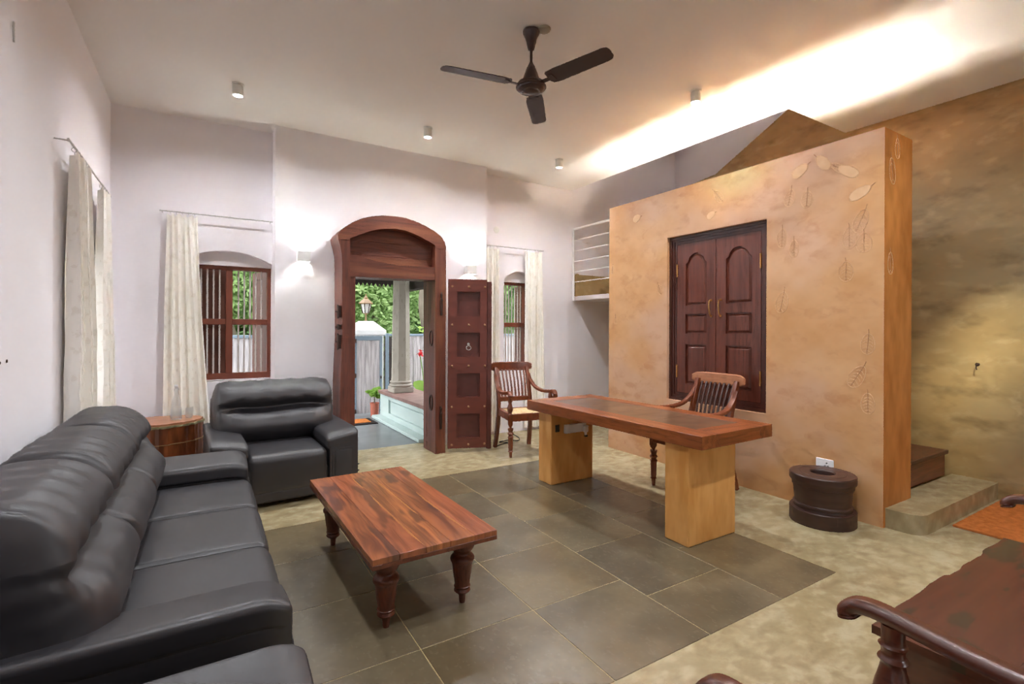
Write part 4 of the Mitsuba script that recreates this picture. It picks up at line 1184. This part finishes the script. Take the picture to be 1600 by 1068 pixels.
# ------------------------------------------------------------------ outside: veranda, plinth, gate, garden
g = struct('floor')
put(g, None, pbox(0.3, 3.2, 5.706, 8.35, -0.12, -0.002), 'veranda_stone', False)
t = thing('garden_ground', 'garden ground beyond the veranda', 'ground')
put(t, None, pbox(-12, 16, 6.1, 24, -0.35, -0.125), 'garden_soil', False)

t = thing('veranda_plinth', 'pale painted veranda bench with a dark stone top', 'bench')
V0, V1, VY0, VY1, VZ = 2.36, 2.86, 5.80, 7.86, 0.435
put(t, 'body', cat(pbox(V0 + 0.03, V1, VY0, VY1, 0.0, VZ - 0.05), extr(sbox(VY0, 0.0, VY1, VZ - 0.05).difference(unary_union([sbox(VY0 + 0.12, 0.12, VY1 - 0.42, VZ - 0.11)])), V0, V0 + 0.03, 'x')), 'plinth_paint', False)
put(t, 'panel', extr(sbox(VY0 + 0.15, 0.14, VY1 - 0.46, VZ - 0.135), V0 + 0.018, V0 + 0.031, 'x'), 'plinth_paint', False)
put(t, 'top', cbox(V0 - 0.03, V1 + 0.03, VY0 - 0.03, VY1 + 0.03, VZ - 0.05, VZ, 0.006), 'plinth_top', False, label='dark red stone top')
put(t, 'kerb', cbox(V0 - 0.14, V0, VY0, VY1, -0.001, 0.045, 0.008), 'plinth_paint', False)

t = thing('stone_column', 'weathered stone column standing on the veranda bench', 'column')
CX, CY = 2.555, 7.45
put(t, 'base', cat(cbox(CX - 0.155, CX + 0.155, CY - 0.155, CY + 0.155, VZ, VZ + 0.085, 0.008), move(solid_lathe(fine([(0.155, 0.085), (0.176, 0.105), (0.170, 0.125), (0.150, 0.135), (0.165, 0.155), (0.158, 0.175), (0.14, 0.18)], 3), 16), (CX, CY, VZ))), 'granite', 30)
sh = jitter(solid_lathe([(0.146, 0.0), (0.143, 0.3), (0.139, 0.6), (0.135, 0.9), (0.130, 1.2), (0.125, 1.5), (0.121, 1.70)], 8), 0.003, 8)
put(t, 'shaft', move(sh, (CX, CY, VZ + 0.175), rz=12), 'granite', False)

# tiled eave with a zigzag fringe
t = thing('veranda_eave', 'dark veranda eave with a zigzag fringe', 'eave')
put(t, 'roof', hull([(x, y, z) for x in (0.72, 2.88) for y, z in ((5.72, 2.75), (8.3, 2.20), (8.3, 2.26), (5.71, 2.82))]), 'roof_wood', False)
zg = [(0.72, 2.205)]
x = 0.72
while x < 2.82:
    zg += [(x + 0.0, 2.175), (x + 0.035, 2.115), (x + 0.07, 2.175)]
    x += 0.07
zg.append((2.88, 2.205))
put(t, 'fringe', extr(Polygon(zg).buffer(0), 8.28, 8.30, 'y'), 'roof_wood', False)
put(t, 'beam', cbox(2.74, 2.86, 5.72, 8.2, 2.02, 2.18, 0.01), 'roof_wood', False)

t = thing('doormat', 'tan doormat with a black border at the gate', 'mat')
put(t, 'rim', cbox(1.55, 2.17, 7.33, 7.80, -0.0015, 0.012, 0.004), 'coir_rim', False)
put(t, 'pile', cbox(1.60, 2.10, 7.42, 7.75, 0.010, 0.018, 0.003), 'coir', False)

# garden gate, pillar with lantern, fence
def plank_panel(t, x0, x1, y, z0, z1, n, name='plank'):
    w = (x1 - x0) / n
    for i in range(n):
        put(t, name, cbox(x0 + i * w + 0.003, x0 + (i + 1) * w - 0.003, y + 0.005 * (i % 2), y + 0.022 + 0.005 * (i % 2), z0, z1, 0.002), 'grey_plank', False)


t = thing('garden_gate', 'grey plank gate in a blue-grey steel frame', 'gate')
GY0, GX0, GX1, GZ = 8.45, 2.10, 2.565, 1.285
fr = sbox(GX0, -0.12, GX1, GZ).difference(sbox(GX0 + 0.035, -0.06, GX1 - 0.035, GZ - 0.075))
put(t, 'frame', extr(fr, GY0, GY0 + 0.04, 'y'), 'gate_steel', False)
plank_panel(t, GX0 + 0.035, GX1 - 0.035, GY0 + 0.010, -0.06, GZ - 0.075, 5)
for z in (0.62, 0.02, 1.2):
    put(t, 'hinge', rod((GX0 + 0.016, GY0 - 0.006, z - 0.035), (GX0 + 0.016, GY0 - 0.006, z + 0.035), 0.012), 'iron', 40)
put(t, 'latch', cat(rod((GX1 - 0.02, GY0 - 0.012, 0.60), (GX1 - 0.02, GY0 - 0.012, 0.56), 0.013), cbox(GX1 - 0.03, GX1 - 0.005, GY0 - 0.008, GY0, 0.56, 0.60, 0.003)), 'iron', 40)

t = thing('gate_pillar', 'white capped gate pillar behind the gate', 'pillar')
QX, QY = 2.40, 8.86
put(t, 'shaft', pbox(QX - 0.25, QX + 0.24, QY - 0.25, QY + 0.25, -0.125, 1.30), 'white_cap', False)
put(t, 'cap', cat(cbox(QX - 0.285, QX + 0.275, QY - 0.285, QY + 0.285, 1.30, 1.385, 0.006),
                  hull([(QX - 0.28, QY - 0.28, 1.385), (QX + 0.27, QY - 0.28, 1.385), (QX + 0.27, QY + 0.28, 1.385), (QX - 0.28, QY + 0.28, 1.385), (QX - 0.11, QY - 0.11, 1.54), (QX + 0.10, QY - 0.11, 1.54), (QX + 0.10, QY + 0.11, 1.54), (QX - 0.11, QY + 0.11, 1.54)])), 'white_cap', False)
t = thing('garden_lantern', 'old brass lantern on top of the gate pillar', 'lantern')
lx, ly, lz = QX - 0.005, QY, 1.54
put(t, 'stem', move(solid_lathe(fine([(0.035, 0.0), (0.02, 0.02), (0.014, 0.10), (0.022, 0.125), (0.05, 0.14)], 3), 14), (lx, ly, lz)), 'lantern_frame', 40)
put(t, 'glass', move(lathe([(0.0, 0.145), (0.055, 0.145), (0.092, 0.31), (0.0, 0.31)], 6), (lx, ly, lz)), 'lantern_glass', False)
for a in range(6):
    c_, s_ = math.cos(a * PI / 3), math.sin(a * PI / 3)
    put(t, 'frame_bar', rod((lx + 0.056 * c_, ly + 0.056 * s_, lz + 0.14), (lx + 0.095 * c_, ly + 0.095 * s_, lz + 0.315), 0.008, 6), 'iron', 40)
put(t, 'hood', move(solid_lathe([(0.125, 0.305), (0.128, 0.318), (0.07, 0.375), (0.04, 0.395), (0.036, 0.42), (0.014, 0.44), (0.010, 0.48)], 6), (lx, ly, lz)), 'lantern_frame', False)

t = thing('plank_fence', 'grey plank fence behind the stone column', 'fence')
fx0, fx1, fy, fz = 2.72, 5.6, 8.75, 1.32
plank_panel(t, 2.98, fx1, fy + 0.01, -0.06, fz - 0.04, 20)
put(t, 'top_rail', cbox(fx0 - 0.1, fx1, fy - 0.01, fy + 0.04, fz - 0.045, fz, 0.004), 'gate_steel', False)
put(t, 'post', cbox(2.64, 2.69, 8.46, 8.51, -0.125, 1.33, 0.004), 'gate_steel', False)
for x in (3.50, 4.5, 5.58):
    put(t, 'post', cbox(x, x + 0.04, fy - 0.012, fy + 0.008, -0.125, fz - 0.045, 0.004), 'gate_steel', False)
put(t, 'dark_board', cbox(2.70, 2.975, fy + 0.0, fy + 0.02, -0.1, fz - 0.05, 0.003), 'dark_board', False)
put(t, 'cross_rail', cbox(2.70, 2.975, fy - 0.02, fy + 0.0, 0.93, 0.97, 0.003), 'iron', False)

t = thing('boundary_fence', 'grey plank fence left of the gate, hidden behind the entrance wall', 'fence')
plank_panel(t, -4.0, 2.05, 8.80, -0.12, 1.25, 26)
put(t, 'top_rail', cbox(-4.0, 2.05, 8.78, 8.84, 1.25, 1.30, 0.004), 'gate_steel', False)


def leaves(n, place, size, seed, up=0.3):
    """Leaf quads: place(rng, n) -> points."""
    r = np.random.default_rng(seed)
    c = place(r, n)
    n = len(c)
    d = r.standard_normal((n, 3))
    d[:, 2] *= 0.7
    d /= np.linalg.norm(d, axis=1, keepdims=True)
    nn = r.standard_normal((n, 3)) + np.array([0, -0.2, 1.0]) * up * 3
    s = np.cross(d, nn)
    s /= np.linalg.norm(s, axis=1, keepdims=True) + 1e-9
    ln = size * (0.6 + 0.8 * r.random(n))[:, None]
    wd = ln * 0.28
    v = np.stack([c - d * ln * 0.5, c + s * wd, c + d * ln * 0.5, c - s * wd], 1).reshape(-1, 3)
    i = np.arange(n)[:, None] * 4
    f = np.hstack([i, i + 1, i + 2, i, i + 2, i + 3]).reshape(-1, 3)
    return tm(v, f)


def blob(cx, cy, cz, rx, ry, rz, clusters, seed):
    def place(r, n):
        k = r.standard_normal((clusters, 3))
        k /= np.linalg.norm(k, axis=1, keepdims=True)
        k *= (0.35 + 0.65 * r.random((clusters, 1)) ** 0.5)
        ctr = np.array([cx, cy, cz]) + k * np.array([rx, ry, rz])
        q = ctr[r.integers(0, clusters, n)] + r.standard_normal((n, 3)) * np.array([rx, ry, rz]) * 0.13
        return q[q[:, 2] > -0.1]
    return place


TREES = ((-2.9, 11.9, 'leaf_deep', 'deep green tree at the far left outside'), (0.4, 12.1, 'leaf_green', 'green tree seen through the left barred window'),
         (3.4, 11.8, 'leaf_green', 'light green tree rising behind the lantern'), (6.5, 12.0, 'leaf_deep', 'deep green tree right of the stone column'), (9.6, 11.8, 'leaf_bright', 'bright green tree seen through the slim window'))
for i, (x, y, m, say) in enumerate(TREES):
    t = thing('garden_tree', say, 'tree')
    put(t, 'foliage', leaves(11000, blob(x, y, 2.9, 1.05, 0.8, 2.0, 55, 30 + i), 0.13, 60 + i), m, False, kind='stuff')
    put(t, 'trunk', jitter(sweep(spline([(x, y, -0.2), (x + 0.12, y - 0.1, 0.9), (x - 0.05, y - 0.2, 1.8), (x + 0.2, y, 2.8), (x + 0.1, y, 3.8)], 5), circ(0.09, 9), (0, 1, 0), np.linspace(1.2, 0.5, 21)), 0.01, 6), 'bark', 40)
for i, (x, m, say) in enumerate(((-2.0, 'leaf_green', 'leafy bush at the far left outside'), (1.2, 'leaf_deep', 'leafy bush behind the left end of the gate'), (4.6, 'leaf_bright', 'leafy bush behind the grey plank fence'), (7.6, 'leaf_green', 'leafy bush outside the slim window'))):
    t = thing('garden_bush', say, 'bush')
    put(t, 'foliage', leaves(6000, blob(x, 9.9, 0.75, 1.0, 0.35, 0.8, 40, 90 + i), 0.11, 120 + i), m, False, kind='stuff')
t = thing('leaning_trunk', 'bare grey tree trunk right of the stone column', 'tree trunk')
put(t, None, jitter(sweep(spline([(4.30, 10.6, -0.2), (4.28, 10.6, 0.9), (4.10, 10.6, 1.9), (4.16, 10.6, 2.8), (4.0, 10.6, 3.8)], 5), circ(0.07, 9), (0, 1, 0), np.linspace(1.2, 0.6, 21)), 0.01, 6), 'bark', 40)

t = thing('hedge', 'tall dense hedge closing off the garden at the back', 'hedge')
put(t, 'foliage', leaves(40000, lambda r, n: np.stack([r.uniform(-9, 15, n), 15.2 + 0.35 * r.standard_normal(n), r.uniform(-0.1, 6.2, n)], 1), 0.24, 300), 'leaf_deep', False, kind='stuff')
put(t, 'core', pbox(-9, 15, 16.2, 16.5, -0.2, 6.2), 'garden_soil', False)

t = thing('potted_bush', 'small bright green bush in a tall terracotta pot beside the bench', 'potted plant')
qx, qy = 2.32, 8.04
put(t, 'pot', move(lathe([(0, 0), (0.06, 0.0), (0.068, 0.19), (0.074, 0.19), (0.074, 0.21), (0.062, 0.21), (0.06, 0.18), (0, 0.18)], 18), (qx, qy, -0.002)), 'terracotta', 40)
put(t, 'stem', rod((qx, qy, 0.17), (qx, qy, 0.36), 0.010, 8), 'bark', 40)
put(t, 'foliage', leaves(1400, blob(qx + 0.03, qy, 0.36, 0.13, 0.12, 0.08, 20, 5), 0.05, 6), 'leaf_bright', False, kind='stuff')

t = thing('canna_plant', 'canna plant with red flowers and broad leaves beside the stone column', 'plant')
nx, ny = 3.28, 8.0
put(t, 'stem', cat(*[tube(spline([(nx + a, ny + b, -0.1), (nx + a * 1.3, ny + b, 0.5), (nx + a * 2, ny + b, h)], 4), 0.009, 6) for a, b, h in ((-0.1, 0, 0.96), (0.0, 0.05, 1.02), (0.12, 0, 0.8))]), 'leaf_green', 40, kind='stuff')
for k_, (a, ang, ln, z0) in enumerate(((-0.12, 130, 0.38, 0.35), (0.0, 60, 0.42, 0.40), (0.1, 20, 0.45, 0.42), (-0.02, 100, 0.4, 0.3), (0.15, 75, 0.4, 0.3), (0.05, 40, 0.35, 0.25))):
    s_ = np.linspace(0, 1, 9)
    cx_ = nx + a + np.cos(math.radians(ang)) * ln * s_ * 0.8
    cz_ = z0 + np.sin(math.radians(ang)) * ln * s_ - 0.12 * s_ ** 2
    wv = 0.085 * np.sin(PI * np.clip(s_ * 0.95 + 0.04, 0, 1)) ** 0.7
    pts = np.concatenate([np.stack([cx_ - wv * math.sin(math.radians(ang)), ny + 0.03 * np.sin(s_ * 4), cz_ + wv * math.cos(math.radians(ang))], 1), np.stack([cx_ + wv * math.sin(math.radians(ang)), ny - 0.05 + 0 * s_, cz_ - wv * math.cos(math.radians(ang))], 1)])
    f_ = np.vstack([[(i, i + 1, i + 10), (i, i + 10, i + 9)] for i in range(8)])
    put(t, 'leaf', tm(pts, f_), 'leaf_bright', True)
for cx_, cz_ in ((nx - 0.20, 0.98), (nx + 0.02, 1.05), (nx + 0.1, 1.0)):
    put(t, 'flower', leaves(26, lambda r, n: np.array([cx_, ny - 0.02, cz_]) + r.standard_normal((n, 3)) * 0.025, 0.07, int(cz_ * 100)), {'type': 'twosided', 'bsdf': {'type': 'diffuse', 'reflectance': {'type': 'rgb', 'value': C(220, 84, 88)}}}, False)
